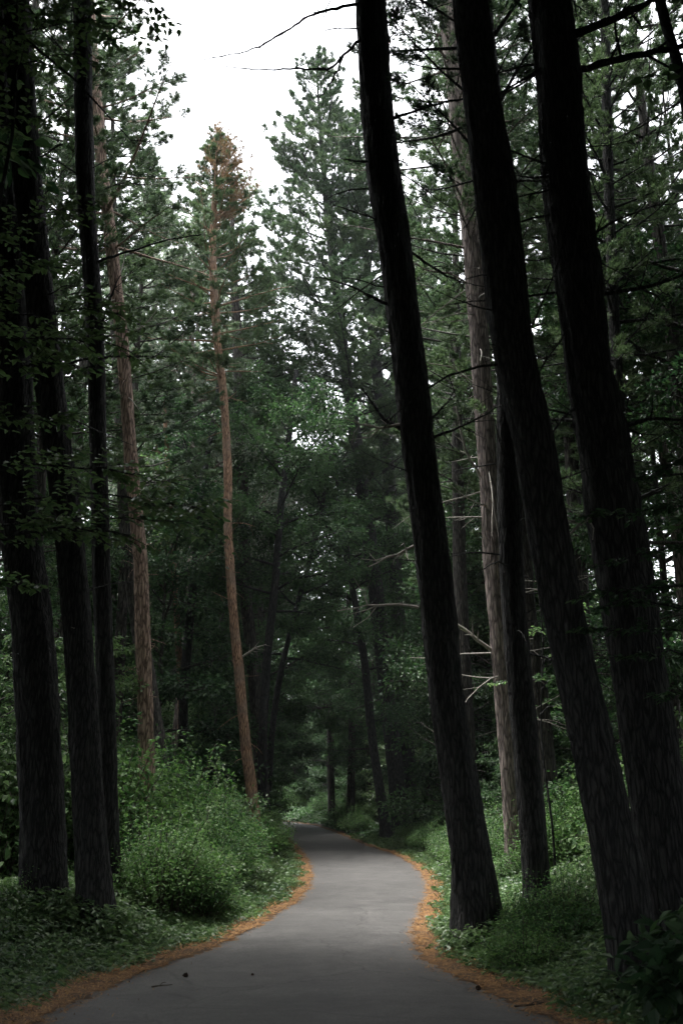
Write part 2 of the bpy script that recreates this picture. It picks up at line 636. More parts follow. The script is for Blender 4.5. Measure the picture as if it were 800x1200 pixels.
def curve_branch(p0, az, el, L, r, bend=0.0, wob=0.05, n=6):
    """a limb leaving p0 at azimuth az and elevation el; bend > 0 turns its tip up"""
    pts = [np.array(p0, float)]
    e, a = el, az
    for k in range(n - 1):
        e += bend / (n - 1) + r.normal(0, wob)
        a += r.normal(0, wob)
        d = np.array([math.cos(a) * math.cos(e), math.sin(a) * math.cos(e), math.sin(e)])
        pts.append(pts[-1] + d * L / (n - 1))
    return np.array(pts)


def pine_crown(ax, z0, z1, R, r, step=0.75, per=5, k=10, nl=0.13, nw=0.014, sub=0.3, tuft=0.15, el0=0.12, bend=0.25, br=0.05,
               lo_taper=0.4, spread=0.55, az=None, prune=None, dens=6.5):
    wood, P, Dn = [], [], []
    z = z0
    while z < z1:
        s = (z1 - z) / (z1 - z0)
        prof = s ** 0.68 * (lo_taper + (1 - lo_taper) * min(1, (1 - s) / 0.25)) + 0.06
        a0 = r.uniform(0, 6.28)
        for b in range(max(2, int(round(per * r.uniform(0.7, 1.2))))):
            a = a0 + 6.283 * b / per + r.normal(0, 0.3) if az is None else az + r.normal(0, 0.8)
            L = R * prof * r.uniform(0.55, 1.15)
            if L < 0.25: continue
            el = el0 + (1 - s) ** 2 * 0.8 + r.normal(0, 0.1)
            x, y = ax(z)
            main = curve_branch((x, y, z + r.uniform(-.2, .2)), a, el, L, r, bend, 0.06, 7)
            if prune is not None and prune(main[[3, 6]]).any(): continue
            wood.append((main, np.linspace(br * (0.35 + 0.65 * L / R), 0.008, 7)))
            t0 = 0.3 if L > 1.5 else 0.12
            nsub = max(2, int(L * (1 - t0) / sub))
            for q in range(nsub):
                t = t0 + (1 - t0) * (q + r.random()) / nsub
                f = t * 6; i0 = min(5, int(f))
                p = main[i0] + (main[i0 + 1] - main[i0]) * (f - i0)
                d = unit(main[i0 + 1] - main[i0])
                sd = unit(np.cross(d, [0, 0, 1.0])) * (1 if q % 2 else -1)
                l = (0.42 * L * (1.05 - t) + 0.25) * r.uniform(0.6, 1.1)
                dd = unit(d * r.uniform(.5, .9) + sd * r.uniform(.5, .9) + np.array([0, 0, r.normal(0.12, 0.16)]))
                tip = p + dd * l + np.array([0, 0, 0.08 * l])
                wood.append((np.array([p, (p + tip) / 2 - [0, 0, .02], tip]), [0.012, 0.008, 0.004]))
                m = max(4, int(1.25 * dens * (l + 0.2) / tuft))
                tt = r.uniform(0.12, 1.04, m)[:, None]
                w2 = np.cross(dd, [0, 0, 1.0])
                lat = r.uniform(-1, 1, (m, 1)) * 0.34 * l * (1.15 - tt)
                pp = p + (tip - p) * tt + w2 * lat + r.normal(0, 0.03, (m, 3)) + np.array([0, 0, 0.06]) * np.abs(lat) / 0.3
                P.append(pp)
                Dn.append(dd * 0.8 + w2 * np.sign(lat) * 0.5 + [0, 0, 0.42])
        z += 1.3 * step * r.uniform(0.75, 1.25) * (0.55 + 0.45 * s)
    x, y = ax(z1)
    P.append(np.array([[x, y, z1 + q] for q in (-.5, -.3, -.1, 0.1)])); Dn.append(np.repeat([[0, 0, 1.0]], 4, 0))
    P, Dn = np.concatenate(P), np.concatenate(Dn)
    if prune is not None:
        keep = ~prune(P)
        P, Dn = P[keep], Dn[keep]
    V, F = needle_mesh(P, Dn, int(k * 1.45), nl, nw * 0.68, spread * 0.85, r)
    return wood, V, F


def leaf_crown(ax, z0, z1, R, r, limbs=16, sec=6, ter=5, nleaf=20, L=0.1, W=0.6, flat=0.55, el=(0.1, 0.9), br=0.06, prune=None,
               lo=0.5):
    wood, C, A, NN = [], [], [], []
    for b in range(limbs):
        s = (b + r.random()) / limbs
        z = z0 + (z1 - z0) * s * 0.85
        prof = lo + (1 - lo) * math.sin(math.pi * min(1, s * 0.9 + 0.12))
        az = b * 2.4 + r.normal(0, 0.3)
        Lm = R * prof * r.uniform(0.75, 1.15) * (1 - 0.35 * s)
        e = el[0] + (el[1] - el[0]) * s + r.normal(0, 0.12)
        x, y = ax(z)
        main = curve_branch((x, y, z), az, e, Lm / max(0.5, math.cos(e)), r, -0.2, 0.1, 6)
        if prune is not None and prune(main[[3, 5]]).any(): continue
        wood.append((main, np.linspace(br, 0.012, 6)))
        for q in range(sec):
            t = 0.25 + 0.75 * (q + r.random()) / sec
            f = t * 5; i0 = min(4, int(f))
            p = main[i0] + (main[i0 + 1] - main[i0]) * (f - i0)
            l2 = (0.45 * Lm * (1.15 - t) + 0.4) * r.uniform(0.7, 1.2)
            a2 = az + (1 if q % 2 else -1) * r.uniform(0.4, 1.2)
            sec_b = curve_branch(p, a2, r.normal(0.12, 0.3), l2, r, 0.0, 0.12, 4)
            wood.append((sec_b, np.linspace(br * 0.35, 0.007, 4)))
            for w_ in range(ter):
                t3 = 0.2 + 0.8 * (w_ + r.random()) / ter
                f3 = t3 * 3; j0 = min(2, int(f3))
                p3 = sec_b[j0] + (sec_b[j0 + 1] - sec_b[j0]) * (f3 - j0)
                l3 = r.uniform(0.3, 0.7) * min(1.0, 0.25 * R)
                tw = curve_branch(p3, a2 + r.normal(0, 0.9), r.normal(0.05, 0.25), l3, r, 0, 0.1, 3)
                wood.append((tw, [0.008, 0.006, 0.004]))
                m = max(4, int(nleaf * r.uniform(0.5, 1.3)))
                u = r.uniform(0.1, 1.15, m)
                pp = tw[0] + (tw[2] - tw[0]) * u[:, None]
                lat = r.normal(0, 1, (m, 3)) * np.array([0.16, 0.16, 0.07 / flat]) * min(1.3, 0.3 * R)
                C.append(pp + lat)
                A.append(unit(lat * 3 + (tw[2] - tw[0]) * 0.7 + r.normal(0, .25, (m, 3)) + [0, 0, -0.15]))
                NN.append(r.normal(0, 0.45, (m, 3)) + [0, 0, 1])
    C, A, NN = np.concatenate(C), np.concatenate(A), np.concatenate(NN)
    if prune is not None:
        keep = ~prune(C)
        C, A, NN = C[keep], A[keep], NN[keep]
    V, F = leaf_mesh(C, A, NN, np.full(len(C), L), W, r)
    return wood, V, F


def trunk_mesh(X, Y, Z, Rr, sides, amp, r, flare=0.6, lumps=0.045):
    n = len(Z)
    th = np.linspace(0, 2 * np.pi, sides, endpoint=False)
    T, H = np.meshgrid(th, Z - Z[0])
    ph = r.uniform(0, 6.28, 12)
    g = np.zeros_like(T)
    for q, kf in enumerate((7, 11, 15, 19)):
        g += np.abs(np.sin(kf * T / 2 + ph[q] + 0.9 * np.sin(H * (1.3 + .5 * q) + ph[q + 4]) + 0.5 * np.sin(H * 4.1 + ph[q]))) - 0.5
    lump = np.sin(2 * T + H * 0.7 + ph[8]) * np.sin(H * 1.1 + ph[9]) + 0.7 * np.sin(3 * T - H * 1.9 + ph[10])
    fl = flare * np.exp(-np.maximum(H - 0.3, 0) / 0.28) * (0.75 + 0.35 * np.sin(5 * T + ph[11]) + 0.2 * np.sin(3 * T + ph[1]))
    Rad = Rr[:, None] * (1 + amp * g * 0.5 + lumps * lump + fl) + r.normal(0, 1, T.shape) * 0.018 * Rr[:, None]
    V = np.stack([X[:, None] + Rad * np.cos(T), Y[:, None] + Rad * np.sin(T), np.repeat(Z[:, None], sides, 1)], -1).reshape(-1, 3)
    i = np.arange(n - 1)[:, None] * sides
    j = np.arange(sides)[None, :]
    F = np.stack([i + j, i + (j + 1) % sides, i + sides + (j + 1) % sides, i + sides + j], -1).reshape(-1, 4)
    return V, F


TRACED = []


class Traced:
    """a tree whose trunk follows the photograph's, standing at distance D"""

    def __init__(self, name, label, D, pts, H, bark, sides=20, amp=0.1, seed=1, ring=0.2, flare=0.75, group=None, lumps=0.045, cat='tree'):
        self.r = r = np.random.default_rng(seed)
        P = np.array([at(px, py, D) for px, py, w_ in pts])
        R = np.array([span(w_, px, py, D) / 2 for px, py, w_ in pts])
        o = np.argsort(P[:, 2])
        P, R = P[o], R[o]
        # down to the ground
        sl0 = (P[1, 0] - P[0, 0]) / (P[1, 2] - P[0, 2])
        g0 = gz(P[0, 0], D)
        if P[0, 2] > g0:
            x0 = P[0, 0] - sl0 * (P[0, 2] - g0)
            g0 = gz(x0, D)
            P = np.r_[[[x0, D, g0]], P]; R = np.r_[R[0] * 1.03, R]
        self.g0 = g0
        # up past the top of the picture, straightening
        sl1 = (P[-1, 0] - P[-2, 0]) / (P[-1, 2] - P[-2, 2]) if len(P) > 1 else 0
        ztop, xt, rt = P[-1, 2], P[-1, 0], R[-1]
        ext = []
        z = ztop
        while z < H - 0.01:
            dz = min(1.0, H - z)
            sl1 *= 0.93
            z += dz; xt += sl1 * dz
            ext.append((xt, z, rt * max(0.06, (H - z) / max(0.1, H - ztop)) ** 0.8))
        zz = np.r_[P[:, 2], [e[1] for e in ext]]
        xx = np.r_[P[:, 0], [e[0] for e in ext]]
        rr = np.r_[R, [e[2] for e in ext]]
        Z = np.arange(g0 - 0.35, zz[-1], ring)
        X = np.interp(Z, zz, xx)
        X = np.where(Z < zz[0], xx[0] + sl0 * (Z - zz[0]), X)
        Rr = np.interp(Z, zz, rr)
        kw = max(3, int(1.6 / ring) | 1)
        ker = np.hanning(kw + 2)[1:-1]; ker /= ker.sum()
        X = np.convolve(np.pad(X, kw // 2, 'reflect', reflect_type='odd'), ker, 'valid')
        Rr = np.convolve(np.pad(Rr, kw // 2, 'edge'), ker, 'valid')
        self.X, self.Z, self.R, self.D, self.H = X, Z, Rr, D, zz[-1]
        self.loc = (float(np.interp(g0, Z, X)), D, g0)
        self.root = tag(empty(name, self.loc), label, cat, group)
        V, F = trunk_mesh(X, np.full(len(Z), D), Z, Rr, sides, amp, r, flare, lumps)
        self.wood = [(V, F)]
        self.bark = bark
        TRACED.append(self)

    def finish(self):
        off, Vs, Fs = 0, [], []
        for V, F in self.wood:
            Vs.append(V); Fs.append(F + off); off += len(V)
        link('trunk', np.concatenate(Vs), np.concatenate(Fs), M[self.bark], self.root, True, self.loc)

    def ax(self, z):
        return float(np.interp(z, self.Z, self.X)), self.D

    def rad(self, z):
        return float(np.interp(z, self.Z, self.R))

    def pine(self, z0, z1, R, mat='pine', mat_wood=None, **kw):
        wood, V, F = pine_crown(self.ax, z0, z1, R, self.r, **kw)
        link('crown', V, F, M[mat], self.root, False, self.loc)
        Vw, Fw = tubes(wood, 4)
        self.wood.append((Vw, Fw))
        return self

    def leafy(self, z0, z1, R, mat='leaf', mat_wood=None, **kw):
        wood, V, F = leaf_crown(self.ax, z0, z1, R, self.r, **kw)
        link('crown', V, F, M[mat], self.root, False, self.loc)
        Vw, Fw = tubes(wood, 4)
        self.wood.append((Vw, Fw))
        return self

    def dead(self, trace, r0=0.03, r1=0.006, mat=None, twigs=6, dy=-0.3, tw_len=0.5, label=None):
        """one bare branch following traced photo positions, standing off the trunk by dy towards its tip"""
        P = np.array([at(px, py, self.D + dy * q / (len(trace) - 1)) for q, (px, py) in enumerate(trace)])
        s = np.r_[0, np.cumsum(np.linalg.norm(np.diff(P, axis=0), axis=1))]
        n = max(6, int(s[-1] / 0.12))
        t = np.linspace(0, s[-1], n)
        Q = np.stack([np.interp(t, s, P[:, c]) for c in range(3)], 1)
        ker = np.array([.25, .5, .25])
        for _ in range(3):
            Q[1:-1] = np.stack([np.convolve(Q[:, c], ker, 'valid') for c in range(3)], 1)
        Q[1:-1] += self.r.normal(0, 0.008, Q[1:-1].shape)
        rad = np.linspace(r0, r1, n) * (1 + 0.12 * self.r.normal(0, 1, n))
        wood = [(Q, np.abs(rad))]
        for q in range(twigs):
            i0 = self.r.integers(n // 4, n - 1)
            d = unit(Q[i0] - Q[i0 - 1])
            dd = unit(d + self.r.normal(0, 0.6, 3))
            l = tw_len * self.r.uniform(0.3, 1)
            pts = [Q[i0], Q[i0] + dd * l * .5 + self.r.normal(0, .03, 3), Q[i0] + dd * l]
            wood.append((np.array(pts), [rad[i0] * .5, rad[i0] * .35, 0.003]))
        V, F = tubes(wood, 6)
        o = link('dead_branch', V, F, M[mat or self.bark], self.root, True, self.loc)
        if label: o['label'] = label
        return self

    def snags(self, z0, z1, count, L=(0.3, 1.6), r0=0.022, mat=None, down=0.0, twigs=2, name='dead_branch', prune=in_gap):
        for q in range(count):
            wood = []
            z = self.r.uniform(z0, z1)
            x, y = self.ax(z)
            az = self.r.uniform(0, 6.28)
            l = self.r.uniform(*L)
            b = curve_branch((x, y, z), az, self.r.normal(0.1 - down, 0.25), l + self.rad(z), self.r, self.r.normal(-0.1, 0.4), 0.1, 6)
            if prune is not None and prune(b[[2, 5]]).any(): continue
            ra = np.linspace(r0, 0.005, 6) * self.r.uniform(0.5, 1.1)
            wood.append((b, ra))
            for _ in range(twigs if l > 0.6 else 0):
                i0 = self.r.integers(2, 5)
                dd = unit(unit(b[i0] - b[i0 - 1]) + self.r.normal(0, .6, 3))
                ll = l * self.r.uniform(.15, .4)
                wood.append((np.array([b[i0], b[i0] + dd * ll * .5, b[i0] + dd * ll - [0, 0, .03]]), [ra[i0] * .6, ra[i0] * .4, .003]))
            V, F = tubes(wood, 5)
            link(name, V, F, M[mat or self.bark], self.root, True, self.loc)
        return self


# --- big dark pines close to the path, right-hand side
near_pine = dict(dens=4.5, step=0.6, per=5, k=9, nl=0.15, nw=0.012, sub=0.26, tuft=0.13, prune=in_gap, lo_taper=0.7)
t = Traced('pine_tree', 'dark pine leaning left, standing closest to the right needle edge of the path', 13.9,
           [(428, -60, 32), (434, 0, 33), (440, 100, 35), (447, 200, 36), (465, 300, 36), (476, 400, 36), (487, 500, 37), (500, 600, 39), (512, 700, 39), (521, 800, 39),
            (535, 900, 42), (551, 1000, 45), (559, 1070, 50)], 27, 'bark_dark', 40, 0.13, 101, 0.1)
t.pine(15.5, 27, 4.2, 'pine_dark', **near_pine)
t.snags(5, 15, 16, (0.4, 2.0), 0.02)
t.dead([(470, 503), (452, 495), (438, 477), (424, 455)], 0.035, 0.008)
t.dead([(472, 497), (460, 503), (430, 500), (402, 490)], 0.028, 0.006, 'dead_pale')
t.dead([(500, 515), (530, 505), (560, 490), (590, 474)], 0.03, 0.006, dy=-0.6)
t.dead([(500, 497), (520, 478), (537, 452)], 0.022, 0.005)
t.dead([(448, 145), (490, 127), (530, 119), (575, 108)], 0.03, 0.006)
t.dead([(468, 288), (490, 300), (515, 321), (545, 333), (570, 336)], 0.026, 0.006)
t.dead([(455, 357), (430, 345), (400, 330), (370, 325)], 0.026, 0.006)
t.dead([(440, 190), (420, 190), (400, 186)], 0.02, 0.006)
t.dead([(452, 262), (425, 252), (390, 240)], 0.02, 0.005)
t.dead([(490, 712), (470, 708), (430, 710), (395, 716)], 0.022, 0.007, 'dead_pale')
t.dead([(484, 640), (462, 650), (432, 664)], 0.024, 0.008, 'dead_pale')
t.dead([(430, 2), (400, 8), (380, 12), (355, 22), (340, 33), (312, 50), (285, 62), (262, 66), (235, 71)], 0.03, 0.006, twigs=14, tw_len=0.3, dy=-1.2)
t.dead([(430, 34), (400, 33), (370, 36), (345, 33)], 0.012, 0.004, twigs=8, tw_len=0.2, dy=-0.9)
t.dead([(436, 30), (424, 42), (402, 66), (386, 83), (350, 81), (300, 81), (270, 79), (250, 74)], 0.03, 0.005, twigs=12, tw_len=0.25, dy=-1.0)
t.dead([(402, 66), (392, 88), (382, 105), (373, 117)], 0.02, 0.006, twigs=3, dy=-0.6)
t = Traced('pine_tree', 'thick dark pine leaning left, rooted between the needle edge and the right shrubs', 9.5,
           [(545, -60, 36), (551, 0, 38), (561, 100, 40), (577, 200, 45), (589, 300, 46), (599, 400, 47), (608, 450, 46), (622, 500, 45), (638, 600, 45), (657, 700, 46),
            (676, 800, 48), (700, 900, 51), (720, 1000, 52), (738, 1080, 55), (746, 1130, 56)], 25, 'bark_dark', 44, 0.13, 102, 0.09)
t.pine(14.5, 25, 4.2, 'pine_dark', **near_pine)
t.snags(4.5, 12, 18, (0.4, 1.7), 0.018)
t = Traced('pine_tree', 'thickest dark pine, leaning out of the picture above the shrub at right', 10.3,
           [(638, -60, 46), (644, 0, 48), (654, 100, 52), (661, 200, 51), (674, 300, 52), (684, 400, 51), (690, 450, 52), (704, 500, 55), (720, 600, 59), (735, 700, 60),
            (749, 800, 59), (765, 900, 60), (782, 1000, 59)], 25, 'bark_dark', 44, 0.13, 103, 0.09)
t.pine(13.5, 25, 4.4, 'pine_dark', **near_pine)
t.snags(5, 12, 18, (0.4, 1.6), 0.018)
t.dead([(668, 42), (690, 34), (710, 25), (745, 12), (775, -8)], 0.06, 0.03, twigs=6)
t.dead([(675, 82), (700, 76), (720, 71), (760, 62), (810, 52)], 0.05, 0.025, twigs=8, tw_len=0.8)
t.dead([(700, 345), (725, 344), (750, 338), (800, 322)], 0.028, 0.012, twigs=8)
t.dead([(715, 503), (735, 497), (770, 490), (810, 494)], 0.028, 0.012, twigs=6)
t.dead([(735, 561), (760, 559), (810, 554)], 0.024, 0.012)
t.dead([(700, 600), (680, 610), (655, 640), (640, 655)], 0.02, 0.006, 'dead_pale')
t.dead([(668, 60), (640, 75), (610, 95), (582, 112)], 0.03, 0.008, twigs=8)
t.dead([(672, 205), (650, 207), (625, 208), (600, 205)], 0.022, 0.006)
t.dead([(676, 212), (655, 220), (620, 228), (598, 231)], 0.024, 0.006)
t.dead([(690, 470), (668, 478), (650, 500), (640, 515)], 0.022, 0.006)

# --- further trunks on the right
t = Traced('pine_tree', 'pale pinkish barked pine with bleached dead branches beside a dark trunk', 22,
           [(520, 0, 18), (528, 50, 19), (542, 200, 20), (554, 300, 20), (559, 370, 21), (566, 470, 21), (571, 540, 21), (576, 630, 22), (583, 725, 22), (590, 810, 22),
            (597, 900, 23), (604, 985, 25)], 30, 'bark_grey', 24, 0.12, 104, 0.15)
t.pine(15.0, 29.5, 4.2, 'pine', k=9, nl=0.16, nw=0.022, step=0.85, sub=0.36, tuft=0.18, prune=in_gap, lo_taper=0.7)
t.snags(3, 15, 26, (0.6, 3.0), 0.024, 'dead_pale', down=0.1)
t.dead([(568, 566), (556, 548), (547, 535), (540, 508), (534, 476)], 0.045, 0.012, 'dead_pale', twigs=3)
t.dead([(578, 764), (562, 752), (545, 738), (531, 728)], 0.05, 0.03, 'dead_pale', twigs=4)
t.dead([(570, 607), (545, 606), (515, 607)], 0.03, 0.01, 'dead_pale', twigs=4)
t.dead([(558, 452), (530, 430), (500, 425)], 0.025, 0.008, 'dead_pale')
t.dead([(556, 340), (530, 320), (500, 318), (470, 300)], 0.03, 0.008)
t = Traced('pine_tree', 'straight dark pine growing immediately right of the pale pinkish trunk', 14.6,
           [(566, 0, 17), (581, 150, 19), (592, 300, 21), (595, 420, 23), (594, 510, 25), (597, 600, 26), (602, 725, 27), (608, 800, 28), (615, 860, 28), (623, 960, 29), (630, 1062, 31)],
           26, 'bark_dark', 28, 0.12, 105, 0.12)
t.pine(12, 26, 3.4, 'pine_dark', k=9, nl=0.16, nw=0.024, sub=0.4, tuft=0.2, step=0.9, lo_taper=0.6, prune=in_gap)
t.snags(3, 11, 16, (0.5, 1.8), 0.018)
t = Traced('pine_tree', 'grey brown trunk half hidden behind the straight dark pine', 24,
           [(605, 560, 20), (615, 700, 21), (628, 800, 22), (637, 880, 24), (646, 985, 27)], 26, 'bark_mid', 20, 0.1, 106, 0.2)
t.pine(10, 26, 3.6, 'pine', k=9, nl=0.16, nw=0.024, sub=0.42, tuft=0.2, step=0.9, prune=in_gap)
t = Traced('pine_tree', 'slim upright dark pine with whorls of bare boughs at upper right', 19,
           [(706, -20, 9), (708, 0, 10), (712, 200, 12), (720, 400, 13), (728, 520, 14), (738, 640, 15), (750, 800, 16), (757, 950, 17)], 20, 'bark_dark', 16, 0.08, 107, 0.2)
t.pine(7.5, 20, 3.0, 'pine', k=9, nl=0.15, nw=0.02, sub=0.4, tuft=0.2, step=0.62, per=4, lo_taper=0.8, el0=-0.05)
t.snags(4, 17, 40, (0.6, 2.4), 0.02)
t = Traced('pine_tree', 'slender grey trunk seen between the two thickest dark pines', 26,
           [(655, 380, 11), (662, 425, 12), (668, 550, 12), (675, 680, 13), (683, 850, 14)], 21, 'bark_mid', 14, 0.08, 108, 0.25)
t.pine(12, 21, 2.8, 'pine', k=9, nl=0.16, nw=0.022, sub=0.42, tuft=0.2, step=0.8)
t.snags(2.5, 10, 22, (0.6, 2.2), 0.018)
t = Traced('pine_tree', 'pale slender trunk showing through the greenery beyond the thickest pine, at far right', 27,
           [(752, 330, 11), (760, 420, 12), (770, 490, 12), (782, 560, 12), (791, 620, 13), (802, 720, 13)], 21, 'bark_grey', 14, 0.08, 109, 0.25)
t.pine(13, 21, 3.0, 'pine', k=9, nl=0.16, nw=0.022, sub=0.42, tuft=0.2, step=0.8)

# --- centre: beyond the bend, right of the path
t = Traced('pine_tree', 'dark pine leaning left beyond the bend, thickest of its close trio', 44,
           [(385, 260, 9), (403, 420, 13), (422, 550, 16), (440, 690, 17), (455, 830, 18), (463, 900, 19), (470, 982, 22)], 39, 'bark_dark', 18, 0.1, 110, 0.3)
t.pine(14, 39, 8.0, 'pine', dens=6, k=11, nl=0.2, nw=0.03, step=0.8, per=5, sub=0.38, tuft=0.19, el0=0.2, bend=0.35, br=0.07)
t.snags(4, 19, 34, (0.8, 3.2), 0.03)
t = Traced('pine_tree', 'dark pine touching its thicker neighbour beyond the bend, right of the trio', 44.6,
           [(440, 420, 13), (455, 550, 14), (462, 650, 15), (470, 800, 17), (477, 900, 18), (482, 982, 20)], 36, 'bark_dark', 18, 0.1, 111, 0.3)
t.pine(14, 36, 7.5, 'pine', dens=6, k=11, nl=0.2, nw=0.03, step=0.85, per=5, sub=0.38, tuft=0.19, el0=0.2, bend=0.3, br=0.07)
t.snags(4, 18, 30, (0.8, 3.0), 0.03)
t = Traced('leafy_tree', 'thin dark trunk at left of the trio beyond the bend', 43,
           [(405, 640, 7), (428, 780, 9), (434, 850, 10), (441, 900, 11), (453, 982, 13)], 17, 'bark_dark', 12, 0.08, 112, 0.3)
t.leafy(7, 17, 3.4, 'leaf_dark', limbs=14, L=0.15, nleaf=30)

# --- left-hand foreground
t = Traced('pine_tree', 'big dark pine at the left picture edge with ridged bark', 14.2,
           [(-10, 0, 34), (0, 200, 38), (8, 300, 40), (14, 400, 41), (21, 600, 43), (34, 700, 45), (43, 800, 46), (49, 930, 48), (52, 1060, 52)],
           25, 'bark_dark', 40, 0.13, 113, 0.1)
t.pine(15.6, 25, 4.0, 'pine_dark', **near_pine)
t.snags(5, 13, 10, (0.3, 1.3), 0.016)
t.dead([(2, 205), (25, 195), (50, 185), (72, 168)], 0.03, 0.012, dy=-0.6)
t = Traced('pine_tree', 'dark pine second from the left picture edge, standing in low leaves', 13.9,
           [(17, -40, 26), (20, 0, 27), (28, 150, 30), (44, 330, 32), (56, 430, 33), (67, 520, 33), (83, 640, 32), (90, 720, 32), (95, 800, 33),
            (103, 920, 35), (112, 1075, 38)], 24, 'bark_dark', 36, 0.13, 114, 0.1)
t.pine(15.6, 24, 3.6, 'pine_dark', **near_pine)
t.snags(4, 12.5, 12, (0.3, 1.4), 0.016)
t.dead([(72, 430), (90, 423), (110, 420), (150, 417), (200, 418)], 0.022, 0.008, dy=-0.4)
t.dead([(88, 670), (92, 745), (84, 735)], 0.012, 0.006, 'dead_pale', twigs=0)
t = Traced('pine_tree', 'slim straight dark trunk close behind the second left pine', 15.6,
           [(96, -40, 20), (97, 0, 20), (99, 200, 20), (108, 330, 19), (113, 420, 19), (117, 600, 20), (122, 750, 21), (126, 900, 21), (132, 1050, 22)],
           25, 'bark_dark', 28, 0.12, 115, 0.12)
t.pine(17.2, 25, 3.0, 'pine_dark', **near_pine)
t.snags(5, 15, 12, (0.3, 1.4), 0.014)
t.dead([(102, 311), (130, 301), (160, 292), (200, 280), (240, 274)], 0.025, 0.008, dy=-0.4, twigs=8)
t.dead([(112, 400), (122, 370), (132, 340), (142, 322)], 0.03, 0.01)

# --- left, mid-distance
t = Traced('red_pine_tree', 'straight red pine with flaking pinkish bark above the left thicket', 24,
           [(110, 60, 10), (113, 110, 12), (120, 200, 13), (128, 265, 14), (138, 350, 14), (146, 430, 14), (155, 560, 15), (164, 640, 16), (168, 750, 17), (171, 850, 18), (172, 920, 19)],
           27, 'bark_pale', 22, 0.14, 116, 0.12, lumps=0.05)
t.pine(16.0, 27, 4.8, 'pine_dark', mat_wood='bark_grey', k=16, nl=0.15, nw=0.018, step=1.0, per=4, sub=0.55, tuft=0.2, spread=0.8, el0=0.1, br=0.06, lo_taper=0.85, prune=in_gap)
t.snags(4, 15, 60, (0.12, 0.5), 0.022, 'bark_pale', twigs=0, name='branch_stub')
t.snags(9, 16, 8, (0.6, 1.6), 0.025, 'dead_pale')
t = Traced('pine_tree', 'shadowy trunk behind the straight red pine', 31,
           [(138, 400, 15), (145, 520, 17), (150, 640, 18), (170, 780, 20), (190, 905, 22)], 28, 'bark_mid', 16, 0.1, 117, 0.25)
t.pine(21, 28, 3.0, 'pine', k=10, nl=0.18, nw=0.026, step=0.8, per=5, sub=0.38, tuft=0.18)
t = Traced('leafy_tree', 'thin orange stemmed tree in shade left of centre', 40,
           [(193, 470, 4), (195, 520, 5), (200, 600, 6), (206, 700, 6.5), (212, 800, 8), (214, 900, 9)], 16.5, 'bark_orange', 12, 0.08, 118, 0.25)
t.leafy(10, 16.5, 2.6, 'leaf', limbs=10, L=0.14, nleaf=24)
t = Traced('leafy_tree', 'slim forked dark tree leaning right over the left thicket', 39,
           [(262, 400, 6), (255, 470, 7), (243, 530, 8), (235, 580, 9), (231, 640, 9), (222, 730, 10), (215, 810, 11), (214, 900, 12)], 16.5, 'bark_dark', 12, 0.08, 119, 0.2)
t.leafy(10, 18.5, 3.2, 'leaf_dark', limbs=14, L=0.14, nleaf=30)
t.dead([(235, 580), (229, 562), (224, 548), (214, 520)], 0.1, 0.04, twigs=4, dy=0.2)
t = Traced('pine_tree', 'orange barked slender pine with a rusty dying top', 34.5,
           [(252, 215, 5), (249, 290, 8), (251, 345, 9), (254, 395, 9), (261, 450, 9), (267, 540, 9.5), (267, 620, 10), (271, 690, 10), (281, 800, 11), (289, 880, 12), (295, 930, 13),
            (301, 980, 15)], 27.8, 'bark_orange', 18, 0.12, 120, 0.15, lumps=0.06)
t.pine(17, 27.2, 3.3, 'pine', k=11, nl=0.18, nw=0.026, step=0.6, per=5, sub=0.36, tuft=0.18, el0=0.12, lo_taper=0.7)
wood, V, F = pine_crown(t.ax, 23.2, 27.5, 2.7, t.r, step=0.5, per=5, k=9, nl=0.16, nw=0.024, sub=0.34, tuft=0.22, el0=0.55, bend=0.5, lo_taper=1.0, dens=2.6, az=-0.2)
link('dying_top', V, F, M['pine_rust'], t.root, False, t.loc)
Vw, Fw = tubes(wood, 4)
t.wood.append((Vw, Fw))
t.snags(3, 17, 40, (0.2, 1.2), 0.022, 'bark_orange', twigs=1)
t.dead([(283, 770), (292, 765), (300, 758), (312, 755)], 0.04, 0.015, 'dead_pale')
t = Traced('pine_tree', 'straight dark trunk close behind the orange barked pine', 40,
           [(277, 380, 11), (281, 450, 12), (285, 600, 13), (288, 700, 14), (298, 800, 14), (305, 880, 15), (308, 960, 17)], 30, 'bark_mid', 16, 0.1, 121, 0.25)
t.pine(15, 30, 4.6, 'pine', k=11, nl=0.18, nw=0.026, step=0.7, per=5, sub=0.38, tuft=0.18, prune=in_gap)
t.snags(4, 15, 20, (0.6, 2.2), 0.022)
t = Traced('leafy_tree', 'thin dark maple bending right over the far end of the path', 38,
           [(348, 430, 5), (338, 520, 6.5), (328, 600, 8), (323, 680, 9), (314, 760, 10), (309, 830, 10), (307, 940, 11)], 18.5, 'bark_dark', 12, 0.08, 122, 0.2)
t.leafy(8.5, 18.5, 3.6, 'leaf_dark', limbs=20, L=0.13, nleaf=36)
t = Traced('leafy_tree', 'wispy sloping sapling in front of the dark hollow beyond the bend', 42,
           [(392, 500, 3), (380, 580, 4.5), (362, 660, 5.5), (345, 720, 6), (328, 790, 7), (318, 860, 7.5), (313, 950, 8)], 17, 'bark_dark', 10, 0.06, 123, 0.2)
t.leafy(7, 17, 3.0, 'leaf_dark', limbs=15, L=0.13, nleaf=28)

